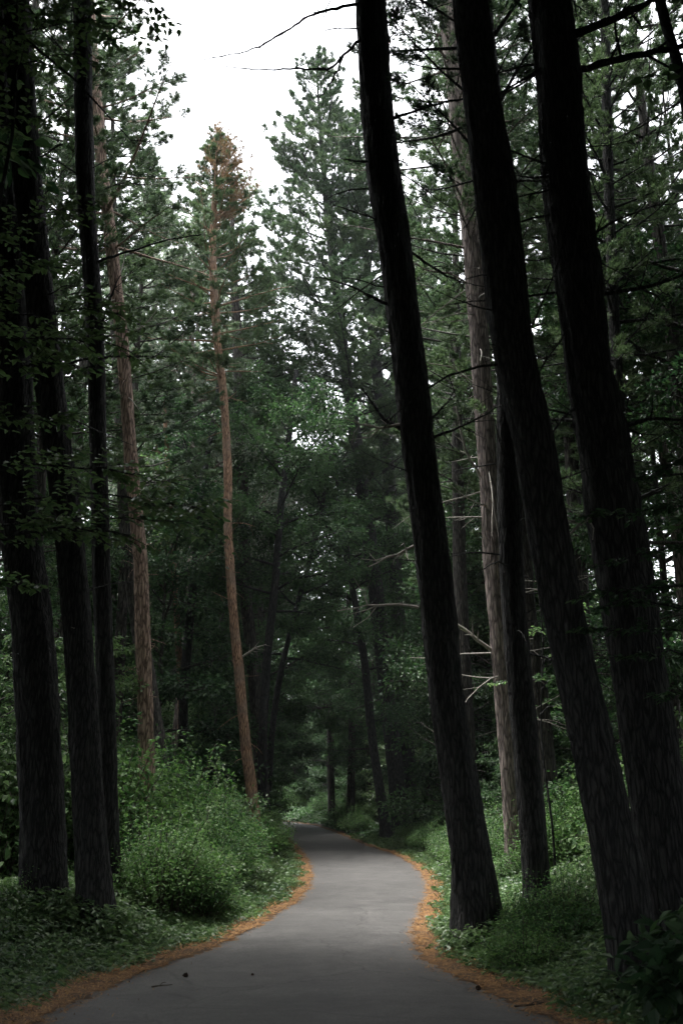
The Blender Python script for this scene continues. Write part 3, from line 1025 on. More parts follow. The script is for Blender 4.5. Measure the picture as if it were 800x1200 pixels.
# ------------------------------------------------------------------ shared tree kinds, copied through the wood
def proto_pine(name, H, z0, R, rad, seed, mat, bark, **kw):
    r = np.random.default_rng(seed)
    root = empty(name, (0, 0, 0))
    Z = np.arange(-0.4, H, 0.5)
    X = 0.15 * np.sin(Z * 0.2 + seed)
    Rr = rad * np.clip((H - Z) / H, 0.04, 1) ** 0.8
    V, F = trunk_mesh(X, np.zeros(len(Z)), Z, Rr, 12, 0.1, r)
    TV, TF = V, F
    ax = lambda z: (float(np.interp(z, Z, X)), 0.0)
    wood, V, F = pine_crown(ax, z0, H, R, r, **kw)
    for q in range(26):
        z = r.uniform(2, z0)
        wood.append((curve_branch((*ax(z), z), r.uniform(0, 6.28), r.normal(0, .25), r.uniform(.6, 2.4), r, r.normal(0, .4), .1, 5), np.linspace(.022, .005, 5)))
    link('crown', V, F, M[mat], root, False)
    Vw, Fw = tubes(wood, 4)
    link('trunk', np.concatenate([TV, Vw]), np.concatenate([TF, Fw + len(TV)]), M[bark], root)
    return root


def proto_leafy(name, H, z0, R, rad, seed, mat, bark, **kw):
    r = np.random.default_rng(seed)
    root = empty(name, (0, 0, 0))
    Z = np.arange(-0.4, H * 0.92, min(0.5, H / 14))
    X = 0.25 * np.sin(Z * 0.25 + seed) * min(1, H / 10)
    Rr = rad * np.clip((H - Z) / H, 0.05, 1) ** 0.9
    V, F = trunk_mesh(X, np.zeros(len(Z)), Z, Rr, 10, 0.08, r)
    TV, TF = V, F
    ax = lambda z: (float(np.interp(z, Z, X)), 0.0)
    wood, V, F = leaf_crown(ax, z0, H, R, r, **kw)
    link('crown', V, F, M[mat], root, False)
    Vw, Fw = tubes(wood, 4)
    link('trunk', np.concatenate([TV, Vw]), np.concatenate([TF, Fw + len(TV)]), M[bark], root)
    return root


PINE_FAR = [proto_pine('pine_tree', 30, 11, 4.6, 0.28, 201, 'pine', 'bark_mid', k=10, nl=0.22, nw=0.034, step=0.85, per=5, sub=0.45, tuft=0.24, el0=0.12, bend=0.3),
            proto_pine('pine_tree', 26, 9, 4.2, 0.24, 202, 'pine', 'bark_mid', k=10, nl=0.22, nw=0.034, step=0.8, per=5, sub=0.45, tuft=0.24, el0=0.05, bend=0.35)]
LEAF_FAR = [proto_leafy('leafy_tree', 19, 5, 5.0, 0.2, 211, 'leaf', 'bark_mid', limbs=20, sec=6, ter=5, nleaf=40, L=0.15, br=0.08),
            proto_leafy('leafy_tree', 15, 3.5, 4.2, 0.16, 212, 'leaf', 'bark_mid', limbs=18, sec=6, ter=5, nleaf=40, L=0.15, br=0.07)]
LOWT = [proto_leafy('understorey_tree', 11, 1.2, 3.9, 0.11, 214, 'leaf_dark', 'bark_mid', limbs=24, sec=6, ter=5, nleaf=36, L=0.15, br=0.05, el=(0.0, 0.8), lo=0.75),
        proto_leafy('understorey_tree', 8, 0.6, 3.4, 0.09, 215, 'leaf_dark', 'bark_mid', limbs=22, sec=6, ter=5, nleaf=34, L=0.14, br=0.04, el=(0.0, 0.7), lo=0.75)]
PALE = proto_leafy('pale_leafy_tree', 22, 8, 4.6, 0.22, 213, 'maple_pale', 'bark_grey', limbs=22, sec=7, ter=5, nleaf=46, L=0.13, br=0.07)
SAPL = [proto_leafy('sapling', 6.5, 0.8, 2.4, 0.05, 221, 'leaf', 'bark_mid', limbs=16, sec=5, ter=4, nleaf=26, L=0.12, br=0.025, flat=1.2, el=(0.0, 0.7)),
        proto_leafy('sapling', 5.0, 0.5, 2.0, 0.04, 222, 'leaf', 'bark_mid', limbs=14, sec=5, ter=4, nleaf=26, L=0.12, br=0.02, flat=1.2, el=(0.0, 0.7))]
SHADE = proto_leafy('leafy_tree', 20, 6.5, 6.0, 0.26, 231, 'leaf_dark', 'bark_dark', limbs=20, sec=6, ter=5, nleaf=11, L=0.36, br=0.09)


USED = set()


def place(proto, loc, rz, s, label, cat, group, mat=None):
    if float(path_dist([loc[:2]])[0]) < 0.6:
        return None
    if proto.name not in USED:
        USED.add(proto.name)
        o = proto
        o.location = loc; o.rotation_euler = (0, 0, rz); o.scale = (s, s, s) if np.isscalar(s) else s
    else:
        o = copy_tree(proto, loc, rz, s)
    tag(o, label, cat, group)
    if mat:
        for ch in o.children:
            if ch.name.startswith('crown'):
                ch.material_slots[0].link = 'OBJECT'
                ch.material_slots[0].material = M[mat]
    return o


def spot(px, D):
    x = at(px, 930, D)[0]
    return (x, D, gz(x, D) - 0.05)


R_ = random.Random(5)
# pines beyond the bend and among the right-hand wood: (photo column, distance, scale)
for px, D, s, k in [(500, 52, 1.18, 0), (560, 50, 1.1, 1), (345, 60, 0.95, 1), (440, 64, 1.15, 0), (210, 52, 0.85, 0), (120, 46, 0.9, 1), (30, 44, 0.85, 0),
                    (640, 40, 0.95, 0), (700, 46, 1.0, 1), (780, 36, 0.9, 0), (830, 44, 1.0, 1), (600, 60, 1.15, 0), (-40, 36, 0.8, 1), (860, 26, 0.8, 0), (548, 34, 0.78, 1),
                    (552, 31, 0.98, 0), (625, 29, 1.0, 1), (695, 27, 0.98, 0), (765, 25, 1.0, 1), (835, 22, 0.95, 0), (60, 30, 1.0, 0), (15, 25, 0.95, 1), (130, 34, 1.0, 1), (-45, 22, 0.95, 0),
                    (300, 50, 0.92, 1), (265, 53, 0.95, 0), (395, 50, 1.12, 0), (375, 64, 1.2, 1), (225, 62, 1.0, 1), (300, 66, 1.1, 0), (318, 58, 1.12, 0), (306, 66, 1.2, 1), (533, 63, 1.3, 0), (540, 56, 1.3, 1), (282, 62, 1.1, 0), (490, 60, 1.35, 0), (430, 92, 1.5, 0), (290, 74, 1.2, 1), (478, 72, 1.4, 1)]:
    side = 'left' if px < 300 else 'right'
    place(PINE_FAR[k], spot(px, D), R_.uniform(0, 6.28), s,
          f'distant green pine standing deep in the wood on the {side} side', 'tree', f'pines deep in the wood, {side} side')
for px, D, s in [(205, 44, 1.4), (150, 50, 1.35), (240, 58, 1.3)]:
    place(PALE, spot(px, D), R_.uniform(0, 6.28), s, 'pale grey green maple filling the gap beyond the red pine', 'tree', 'pale maples beyond the red pine')
for px, D, s, k in [(408, 60, 1.3, 0), (436, 67, 1.4, 1), (300, 60, 1.3, 0), (392, 74, 1.4, 0), (350, 52, 0.9, 1), (395, 58, 1.0, 0), (300, 54, 0.95, 1), (440, 54, 0.8, 1), (500, 46, 0.85, 0), (550, 42, 0.8, 1), (250, 47, 0.75, 1), (620, 34, 0.8, 1), (680, 36, 0.9, 0),
                    (740, 31, 0.85, 1), (800, 28, 0.9, 0), (60, 36, 0.8, 1), (0, 30, 0.8, 0), (110, 40, 0.8, 1), (330, 78, 1.0, 0), (420, 84, 1.0, 1), (280, 88, 1.0, 0), (510, 74, 1.0, 0),
                    (-60, 26, 0.8, 1), (880, 20, 0.8, 0)]:
    side = 'left' if px < 300 else ('right' if px > 480 else 'far')
    lab = {'left': 'bushy green leaf tree in shade behind the left trunks', 'right': 'bushy green leaf tree in shade behind the right trunks',
           'far': 'bushy dark leaf tree closing the view beyond the bend'}[side]
    place(LEAF_FAR[k], spot(px, D), R_.uniform(0, 6.28), s, lab, 'tree', lab.split(' in ')[0] + 's, ' + side, 'leaf_dark' if side == 'far' else None)  # far crowns get the darker leaf colour in place of shade

# trees where the path turns out of sight, shade put into their foliage colour
for k, (x, y, s) in enumerate([(-14, 78, 1.0), (-19, 83, 1.1), (-9, 76, 0.9), (-6, 99, 1.1), (-1, 94, 1.1), (3, 88, 1.0), (-12, 103, 1.1), (-17, 108, 1.1), (6, 96, 1.1), (2, 104, 1.2), (-24, 90, 1.0), (5, 80, 0.95),
                               (-7.5, 66, 0.9), (3.5, 70, 0.95), (-9, 61, 1.05), (4.2, 64, 1.1), (-12, 68, 1.1), (6.5, 71, 1.15), (3.0, 75, 1.05), (-16, 72, 1.1), (4.5, 57, 1.0), (-8.8, 55, 1.45), (-9.5, 65, 1.5), (-14, 73, 1.5), (-12.5, 59, 1.4), (-24, 110, 1.2), (10, 88, 1.1), (10, 102, 1.2), (1.5, 62, 0.7), (-8, 58, 0.8)]):
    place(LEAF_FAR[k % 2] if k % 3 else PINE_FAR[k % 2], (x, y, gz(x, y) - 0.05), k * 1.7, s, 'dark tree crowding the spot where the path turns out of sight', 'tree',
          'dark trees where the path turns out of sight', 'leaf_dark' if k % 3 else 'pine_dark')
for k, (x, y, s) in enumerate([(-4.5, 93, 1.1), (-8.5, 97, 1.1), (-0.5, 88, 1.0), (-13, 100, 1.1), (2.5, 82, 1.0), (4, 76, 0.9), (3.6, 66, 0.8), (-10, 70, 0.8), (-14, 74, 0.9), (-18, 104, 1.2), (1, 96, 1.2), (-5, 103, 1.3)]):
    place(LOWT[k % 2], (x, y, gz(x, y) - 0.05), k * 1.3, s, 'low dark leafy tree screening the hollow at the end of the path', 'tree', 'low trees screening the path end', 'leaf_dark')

# low branching broad leaf trees closing the gaps between the trunks
for q in range(64):
    for _ in range(200):
        D = R_.uniform(33, 88)
        px = R_.uniform(-80, 880)
        p = spot(px, D)
        d = float(path_dist([p[:2]])[0])
        if d > (3.6 if D < 60 else 2.6) and not (D < 42 and 200 < px < 560) and not (D < 48 and 380 < px < 515): break
    side = 'left' if px < 330 else 'right'
    place(LOWT[q % 2], p, R_.uniform(0, 6.28), R_.uniform(0.75, 1.2), f'low branching leafy tree filling the gloom behind the {side} trunks', 'tree',
          f'understorey trees behind the {side} trunks', 'leaf' if R_.random() < 0.35 else None)

# saplings, low in the understorey
for q in range(54):
    while True:
        D = R_.uniform(17, 62)
        px = R_.uniform(-60, 860)
        p = spot(px, D)
        d = float(path_dist([p[:2]])[0])
        bx = (D < 30 and 150 < px < 560) or (D < 47 and 380 < px < 515)
        if d > (2.6 if D < 40 else 1.8) and not bx and not (D < 22 and d < 4.5): break
    side = 'left' if px < 330 else 'right'
    s = R_.uniform(0.65, 1.15)
    place(SAPL[q % 2], p, R_.uniform(0, 6.28), s, f'leafy sapling in the dark understorey {side} of the path', 'sapling', f'understorey saplings {side} of the path',
          'leaf_dark' if R_.random() < 0.5 else None)

# the wood goes on behind and beside the viewpoint, added to shade the foreground
for x, y, s in [(-7.5, -3, 1.0), (6.5, -4.5, 1.05), (-1, -10, 1.1), (-9.5, 6, 0.95), (9.5, 5.5, 1.0), (-13, 14, 1.0), (13.5, 14, 1.0), (-6, -15, 1.0), (6, -15, 1.1), (-14, -6, 1.0),
                (14, -4, 1.0), (12, 22, 0.9), (-15, 24, 0.9), (18, 24, 1.0), (-20, 12, 1.0), (20, 10, 1.0), (0, -22, 1.2),
                (-6.8, 0.5, 0.85), (7.2, 0.5, 0.85), (0.5, -6.5, 1.0), (-4.5, -8, 0.9), (5, -9.5, 0.9), (-10, 0.5, 0.9), (10.5, 0, 0.9), (-8.5, 11, 0.75), (9, 10.5, 0.75),
                (-11, -12, 0.9), (11, -12, 0.9), (-22, 0, 1.0), (22, -2, 1.0), (-17, -16, 1.1), (17, -16, 1.1), (-10, -24, 1.1), (10, -24, 1.1)] + [(math.sin(a) * d, math.cos(a) * d + 6, 1.15) for a, d in [(math.radians(q), 29 + 5 * (k % 2)) for k, q in enumerate([52, 64, 76, 88, 100, 112, 124, 136, -52, -64, -76, -88, -100, -112, -124, -136])]]:
    place(SHADE, (x, y, gz(x, y) - 0.05), R_.uniform(0, 6.28), s, 'broad leaf tree added around the near path for its shade', 'tree', 'broad trees added for shade around the near path')

# unseen broad trees added above the view to shade the near path
for q, (x, y, z0, H, Rr) in enumerate([(-8.4, 10.5, 12, 25, 8), (8.8, 10, 12, 25, 8), (-6.6, 9, 10, 22, 7), (7.2, 8, 10, 22, 7), (-11, 9, 11, 25, 8), (11.5, 9, 11, 25, 8),
                                       (-5.2, 3, 7, 18, 6.5), (5.6, 2, 7, 18, 6.5), (-5, -5, 6, 17, 6.5), (5, -7, 6, 17, 6.5), (-3.9, 4.6, 9, 21, 7.5), (4.1, 5.6, 9, 21, 7.5), (3.2, -2.5, 7, 19, 7), (-3.4, -1, 8, 20, 7), (0.6, -4, 9, 21, 7.5), (-6.2, 13.5, 14, 27, 8), (6.3, 13.5, 14, 27, 8), (-5.6, 12, 12.5, 25, 8), (5.5, 11.6, 12.5, 25, 8)]):
    t = Traced.__new__(Traced)
    t.r = np.random.default_rng(500 + q)
    g0 = gz(x, y)
    t.Z = np.arange(g0 - 0.3, H, 0.5); t.X = x + 0.2 * np.sin(t.Z * 0.3 + q); t.D = y
    t.R = 0.3 * np.clip((H - t.Z) / H, 0.05, 1) ** 0.8
    t.loc = (x, y, g0); t.bark = 'bark_dark'
    t.root = tag(empty('shade_tree', t.loc), 'tall spreading oak arching its crown over the near path', 'tree', 'unseen trees added to shade the near path')
    t.wood = [trunk_mesh(t.X, np.full(len(t.Z), y), t.Z, t.R, 14, 0.1, t.r)]
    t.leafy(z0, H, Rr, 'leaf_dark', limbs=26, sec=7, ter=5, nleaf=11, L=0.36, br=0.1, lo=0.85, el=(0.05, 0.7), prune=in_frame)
    t.finish()

# ------------------------------------------------------------------ far wood closing every view
r = np.random.default_rng(77)
C, L = [], []
n = 90000
a = np.where(r.random(n) < 0.62, np.pi / 2 + r.uniform(-0.5, 0.5, n), r.uniform(0, 2 * np.pi, n))
front = np.abs(((a - np.pi / 2 + np.pi) % (2 * np.pi)) - np.pi) < 0.5
dist = r.uniform(92, 125, n)
top = 17 + 4 * np.sin(a * 9) + 3 * np.sin(a * 23 + 1) + 2 * np.sin(a * 61)
h = r.uniform(0, 1, n) ** 1.5 * top
C = np.stack([np.cos(a) * dist, np.sin(a) * dist, h + 0.5], 1)
V, F = leaf_mesh(C, r.normal(0, 1, (n, 3)), r.normal(0, .6, (n, 3)) + [0, 0, .7], np.where(front, 0.9, 1.3), 0.6, r)
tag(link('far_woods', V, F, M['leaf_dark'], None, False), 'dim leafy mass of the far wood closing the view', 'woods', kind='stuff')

n = 60000
Dd = r.uniform(44, 105, n)
X = r.uniform(-42, 40, n)
P2 = np.stack([X, Dd], 1)
d = path_dist(P2)
P2, d = P2[d > 0.5], d[d > 0.5]
m = 3
C = np.repeat(np.c_[P2, ground(P2, d)], m, 0)
C[:, 2] += r.uniform(0.03, 0.5, len(C)) * np.repeat(smooth(0.2, 3, d) + 0.3, m)
C[:, :2] += r.normal(0, 0.2, (len(C), 2))
V, F = leaf_mesh(C, r.normal(0, 1, (len(C), 3)) * [1, 1, .3], r.normal(0, .35, (len(C), 3)) + [0, 0, 1], np.full(len(C), 0.24), .6, r)
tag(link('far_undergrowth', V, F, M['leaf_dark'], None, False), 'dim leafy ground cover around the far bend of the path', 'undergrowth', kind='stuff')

# ------------------------------------------------------------------ near understorey sprays
def spray_sapling(name, label, base, limbs, mat, seed, L=0.075, n=26, fan=0.34, group=None, rad=0.03, W=0.62):
    """a young tree with flat layered sprays of leaves; limbs are lists of world points from the stem outwards"""
    r = np.random.default_rng(seed)
    root = tag(empty(name, base), label, 'sapling', group)
    stem_top = max(l[0][2] for l in limbs) + 0.4
    zz = np.linspace(base[2] - 0.2, stem_top, 12)
    st = np.stack([base[0] + 0.05 * np.sin(zz * 1.7), base[1] + 0.04 * np.cos(zz * 2.1), zz], 1)
    TV, TF = tube(st, np.linspace(rad, 0.01, 12), 8)
    wood, C, A, NN = [], [], [], []
    for lm in limbs:
        P = np.asarray(lm, float)
        P = np.concatenate([[[np.interp(P[0, 2], zz, st[:, 0]), np.interp(P[0, 2], zz, st[:, 1]), P[0, 2] - 0.1]], P])
        s = np.r_[0, np.cumsum(np.linalg.norm(np.diff(P, axis=0), axis=1))]
        t = np.linspace(0, s[-1], 14)
        Q = np.stack([np.interp(t, s, P[:, c]) for c in range(3)], 1) + r.normal(0, .012, (14, 3))
        wood.append((Q, np.linspace(0.014, 0.004, 14)))
        for q in range(n):
            u = r.uniform(0.2, 1)
            f = u * 13; i0 = min(12, int(f))
            p = Q[i0] + (Q[i0 + 1] - Q[i0]) * (f - i0)
            d = unit(Q[i0 + 1] - Q[i0])
            sd = unit(np.cross(d, [0, 0, 1.0])) * r.choice([-1, 1])
            dd = unit(d * r.uniform(.4, 1) + sd + [0, 0, r.normal(0, .12)])
            l = fan * s[-1] * r.uniform(.35, 1) * (1.15 - .6 * u)
            tip = p + dd * l
            wood.append((np.array([p, (p + tip) / 2 + [0, 0, .01], tip]), [.005, .004, .002]))
            m = max(3, int(l / (L * 0.55)))
            v = np.linspace(.15, 1.05, m)
            sgn = np.where(np.arange(m) % 2, 1, -1)[:, None]
            C.append(p + (tip - p) * v[:, None] + r.normal(0, .008, (m, 3)))
            A.append(unit(dd * .7 + np.cross(dd, [0, 0, 1.0]) * sgn * .9 + r.normal(0, .2, (m, 3)) + [0, 0, -.12]))
            NN.append(r.normal(0, .28, (m, 3)) + [0, 0, 1])
    C, A, NN = map(np.concatenate, (C, A, NN))
    V, F = leaf_mesh(C, A, NN, np.full(len(C), L), W, r)
    link('crown', V, F, M[mat], root, False, base)
    Vw, Fw = tubes(wood, 4)
    link('trunk', np.concatenate([TV, Vw]), np.concatenate([TF, Fw + len(TV)]), M['bark_dark'], root, True, base)
    return root


def lim(D0, D1, *pp):
    return [at(px, py, D0 + (D1 - D0) * q / (len(pp) - 1)) for q, (px, py) in enumerate(pp)]


bx = at(-70, 900, 8.6)
limbs = [lim(8.6, 8.2, (-40, 600), (30, 585), (110, 578), (245, 596)), lim(8.6, 8.9, (-40, 560), (40, 545), (120, 548), (225, 572)), lim(8.6, 8.4, (-40, 620), (60, 608), (150, 606), (235, 618)),
         lim(8.6, 8.0, (-40, 640), (20, 625), (90, 615), (150, 625)), lim(8.6, 8.4, (-40, 500), (20, 490), (90, 495)), lim(8.6, 9.0, (-40, 440), (40, 425), (110, 430)),
         lim(8.6, 8.3, (-40, 390), (20, 370), (110, 360), (150, 372)), lim(8.6, 8.6, (-40, 330), (30, 310), (80, 315)), lim(8.6, 8.9, (-40, 280), (50, 250), (110, 245)),
         lim(8.6, 8.8, (-40, 690), (10, 680), (50, 690)), lim(8.6, 8.8, (-40, 160), (30, 140), (80, 130)),
         lim(8.6, 8.5, (-40, 100), (40, 70), (110, 60)), lim(8.6, 8.9, (-40, 60), (60, 30), (130, 20), (190, 30)), lim(8.6, 8.4, (-40, 20), (40, 0), (120, -10), (180, 5)),
         lim(8.6, 8.6, (-40, 400), (30, 395), (130, 400), (165, 420))]
spray_sapling('sapling', 'dark maple sapling spreading layered leaf sprays across the left trunks', (float(bx[0]), 8.6, gz(bx[0], 8.6)), limbs, 'leaf', 301, L=0.085, n=32, rad=0.05)
bx = at(850, 900, 9.2)
limbs = [lim(9.2, 8.9, (835, 590), (780, 593), (735, 600), (695, 603)), lim(9.2, 9.0, (835, 640), (790, 640), (750, 650), (705, 662)), lim(9.2, 8.8, (835, 690), (780, 686), (730, 690), (680, 700)),
         lim(9.2, 9.0, (835, 745), (780, 738), (720, 738), (685, 735)), lim(9.2, 9.3, (835, 540), (790, 545), (750, 560)), lim(9.2, 9.0, (835, 720), (760, 705), (705, 710)),
         lim(9.2, 9.0, (835, 780), (790, 765), (730, 770)), lim(9.2, 9.2, (835, 820), (795, 810), (765, 818))]
spray_sapling('sapling', 'young beech with flat leaf layers crossing in front of the thickest pine', (float(bx[0]), 9.2, gz(bx[0], 9.2)), limbs, 'leaf_dark', 302, L=0.07, n=34, rad=0.03, fan=0.22)
bx = at(640, 900, 17)
limbs = [lim(17, 16.6, (640, 745), (615, 738), (590, 742)), lim(17, 16.7, (640, 770), (665, 765), (690, 775)), lim(17, 16.5, (640, 800), (610, 795), (580, 800)),
         lim(17, 16.8, (640, 830), (670, 822), (695, 830)), lim(17, 17.4, (640, 715), (660, 705), (680, 712))]
spray_sapling('sapling', 'small layered sapling between the straight dark pine and the leaning thick pine', (float(bx[0]), 17.0, gz(bx[0], 17)), limbs, 'leaf', 303, L=0.085, n=16, rad=0.025, fan=0.35)
# leafy bough reaching in at the top right corner
bx = at(900, 900, 7.4)
limbs = [lim(7.4, 7.2, (860, 90), (800, 95), (758, 88)), lim(7.4, 7.3, (860, 60), (805, 70), (785, 66)), lim(7.4, 7.4, (860, 0), (805, -10), (770, -20))]
spray_sapling('sapling', 'tall sapling whose few big dark leaves hang at the top right corner', (float(bx[0]), 7.4, gz(bx[0], 7.4)), limbs, 'leaf_dark', 304, L=0.12, n=7, rad=0.04, fan=0.2, W=0.8)
t = Traced('leafy_tree', 'bent dark stem crossing the top right corner', 11, [(765, -60, 12), (770, 0, 12), (783, 40, 12), (795, 75, 13), (806, 130, 13), (818, 300, 14), (840, 700, 15)], 15, 'bark_dark', 14, .08, 305, .2)
t.leafy(12.8, 15, 2.2, 'leaf_dark', limbs=8, L=0.1, nleaf=10)

for t in TRACED:
    t.finish()

# ------------------------------------------------------------------ shrubs
def proto_shrub(H, R, seed, mat, n, L):
    r = np.random.default_rng(seed)
    root = empty('shrub', (0, 0, 0))
    wood, C, A, NN = [], [], [], []
    for b in range(n):
        az = r.uniform(0, 6.28)
        rr = R * math.sqrt(r.random())
        hh = H * (1 - 0.45 * (rr / R) ** 2) * r.uniform(0.55, 1.08)
        b0 = np.array([math.cos(az) * rr * .35, math.sin(az) * rr * .35, -0.08])
        tip = np.array([math.cos(az) * rr, math.sin(az) * rr, hh])
        if r.random() < 0.13:
            tip = tip * [1.12, 1.12, r.uniform(1.15, 1.5)]
        mid = (b0 + tip) / 2 + [0, 0, hh * .15]
        tipd = tip + np.array([math.cos(az), math.sin(az), -0.3]) * 0.15
        st = np.array([b0, mid, tip, tipd])
        wood.append((st, [.008, .006, .004, .002]))
        m = r.integers(26, 46)
        u = r.uniform(0.8, 3, m)
        i0 = np.minimum(2, u.astype(int))
        p = st[i0] + (st[i0 + 1] - st[i0]) * (u - i0)[:, None]
        lat = r.normal(0, 1, (m, 3)) * [.1, .1, .06]
        C.append(p + lat)
        A.append(unit(lat * 6 + r.normal(0, .4, (m, 3)) + [0, 0, -.1]))
        NN.append(r.normal(0, .4, (m, 3)) + [0, 0, 1])
    C, A, NN = map(np.concatenate, (C, A, NN))
    V, F = leaf_mesh(C, A, NN, np.full(len(C), L), .6, r)
    link('foliage', V, F, M[mat], root, False)
    Vw, Fw = tubes(wood, 4)
    link('stem', Vw, Fw, M['stem'], root)
    return root


SHR_B = proto_shrub(1.6, 1.0, 405, 'leaf', 110, 0.09)
SHR = [proto_shrub(1.5, 1.0, 401, 'shrub', 170, 0.066), proto_shrub(1.1, 0.9, 402, 'shrub', 150, 0.06), proto_shrub(0.7, 0.7, 403, 'shrub', 110, 0.058), SHR_B]


def shrubs(n, test, label, group, seed, kinds, smin, smax, mats=(None,)):
    r = random.Random(seed)
    c = 0
    tries = 0
    while c < n and tries < 20000:
        tries += 1
        D = r.uniform(9, 46)
        px = r.uniform(-80, 880)
        p = spot(px, D)
        d = float(path_dist([p[:2]])[0])
        s = test(px, D, d, r)
        if not s: continue
        k = r.choice(kinds)
        place(SHR[k], p, r.uniform(0, 6.28), s * r.uniform(smin, smax), label, 'shrub', group, r.choice(mats))
        c += 1


def left_bank(px, D, d, r):
    if px > 345 or D < (17 if px < 190 else 14.5) or d < 0.9: return 0
    return min(1.4, 0.52 + 0.23 * d) if D > 15 and d < 9 else 0


def left_front(px, D, d, r):
    return 0.42 if (px < 200 and 12.5 < D < 15.5 and d > 1.6) else 0


def right_bank(px, D, d, r):
    if px < 480 or D < (19 if px < 700 else 14) or d < 1.0: return 0
    return min(1.3, 0.4 + 0.17 * d)


def right_front(px, D, d, r):
    return 0.6 if (px > 520 and (11.6 if px < 660 else 13) < D < 17 and d > 0.75 and px < 860) else 0


shrubs(85, left_bank, 'leafy green shrub massed in the thicket on the left bank', 'shrubs of the left bank thicket', 1, (0, 0, 1, 0, 1, 3), 0.85, 1.3, (None, None, 'leaf'))
shrubs(14, left_front, 'low leafy shrub at the feet of the dark left pines', 'low shrubs under the left pines', 2, (1, 2), 0.9, 1.2, ('leaf', None))
shrubs(115, right_bank, 'leafy green shrub massed under the trees on the right bank', 'shrubs of the right bank', 3, (0, 0, 1, 3), 0.85, 1.3, (None, 'leaf'))
shrubs(26, right_front, 'low leafy shrub among the dark right pines beside the needle edge', 'low shrubs among the right pines', 4, (1, 2, 3), 0.8, 1.1, ('leaf', 'leaf', None))
for px, D, s in [(390, 52, 0.8), (420, 50, 0.75), (455, 56, 0.9), (405, 60, 0.9), (350, 72, 1.0), (385, 76, 1.1), (310, 84, 1.1), (340, 88, 1.2), (440, 62, 1.0), (480, 50, 0.8), (505, 44, 0.7)]:
    place(SHR[1], spot(px, D), R_.uniform(0, 6.28), s * 1.3, 'bright leafy shrub on the verge beyond the bend', 'shrub', 'shrubs on the verge beyond the bend')
# big leaved dark shrub in the lower right corner
BIG = proto_shrub(1.05, 0.75, 404, 'leaf_dark', 60, 0.16)
p = at(846, 1080, 7.6)
place(BIG, (float(p[0]) + 0.1, 7.6, gz(p[0] + .1, 7.6)), 0.4, 0.9, 'big leaved dark shrub in the lower right corner', 'shrub', None)

# ------------------------------------------------------------------ ground cover and grass
r = np.random.default_rng(91)
n = 130000
Dd = 6 + 40 * r.random(n) ** 1.9
X = r.uniform(-0.5, 0.5, n) * (Dd * 0.95 + 3)
P2 = np.stack([X, Dd], 1)
d = path_dist(P2)
keep = (d > 0.2 + 0.5 * (1 - smooth(9, 15, Dd)) * r.random(n) + 0.15 * r.random(n) + 0.12 * np.sin(X * 3 + Dd * 2)) & (d < 12)
P2, d, Dd = P2[keep], d[keep], Dd[keep]
foot = []
for t in TRACED:
    if 9 < t.D < 26:
        k = 330
        a, q = r.uniform(0, 6.28, k), t.R[3] + 0.02 + np.abs(r.normal(0, 0.35, k))
        foot.append(np.stack([t.loc[0] + np.cos(a) * q, t.D + np.sin(a) * q], 1))
foot = np.concatenate(foot)
df = path_dist(foot)
foot, df = foot[df > 0.3], df[df > 0.3]
P2, d, Dd = np.concatenate([P2, foot]), np.concatenate([d, df + 0.7]), np.concatenate([Dd, foot[:, 1]])
Z = ground(P2, d)
hmax = 0.08 + 0.32 * smooth(0.4, 2.5, d)
m = 6
C = np.repeat(np.c_[P2, Z], m, 0)
ph = r.uniform(0, 6.28, len(C))
hh = np.repeat(hmax, m) * r.uniform(0.25, 1, len(C))
rad = r.uniform(0.02, 0.12, len(C))
C = C + np.stack([np.cos(ph) * rad, np.sin(ph) * rad, hh], 1)
A = np.stack([np.cos(ph), np.sin(ph), r.normal(-.1, .25, len(C))], 1)
NN = r.normal(0, .3, (len(C), 3)) + [0, 0, 1]
Ls = (0.045 + 0.0016 * np.repeat(Dd, m)) * r.uniform(.8, 1.4, len(C))
V, F = leaf_mesh(C, A, NN, Ls, .62, r)
tag(link('undergrowth', V, F, M['leaf'], None, False), 'low leafy plants carpeting the ground under the trees', 'undergrowth', kind='stuff')

n = 260000
Dd = 6 + 44 * r.random(n) ** 1.8
X = r.uniform(-0.5, 0.5, n) * (Dd * 0.95 + 3)
P2 = np.stack([X, Dd], 1)
d = path_dist(P2)
patch = np.sin(X * 1.7 + 0.4 * Dd) + np.sin(Dd * 0.9 - X * .8)
keep = (d > 0.12 + 0.5 * (1 - smooth(9, 15, Dd)) * r.random(n) + 0.15 * r.random(n)) & (d < 0.75 + 0.45 * patch * r.random(n) + 0.5 * r.random(n)) & ((np.sin(X * 2.9) * np.sin(Dd * 2.3 + X) > -0.35) | (Dd > 22))
P2, d, Dd = P2[keep], d[keep], Dd[keep]
c = np.c_[P2, ground(P2, d) - 0.01]
a = r.uniform(0, 6.28, len(c))
h = r.uniform(.06, .2, len(c)) * (0.7 + 0.5 * smooth(10, 20, Dd)) * (0.6 + 0.5 * smooth(.4, 1, d))
lean = r.normal(0, .55, (len(c), 2)) * h[:, None]
wd = r.uniform(.002, .006, len(c)) * (1 + Dd / 25)
sd = np.stack([np.cos(a) * wd, np.sin(a) * wd, np.zeros(len(c))], 1)
mid = c + np.c_[lean * .3, h * .6]
tip = c + np.c_[lean, h]
V = np.stack([c - sd, c + sd, mid + sd * .7, tip], 1).reshape(-1, 3)
tag(link('grass', V, np.arange(len(V)).reshape(-1, 4), M['grass'], None, False), 'long grass blades along the path verge', 'grass', kind='stuff')

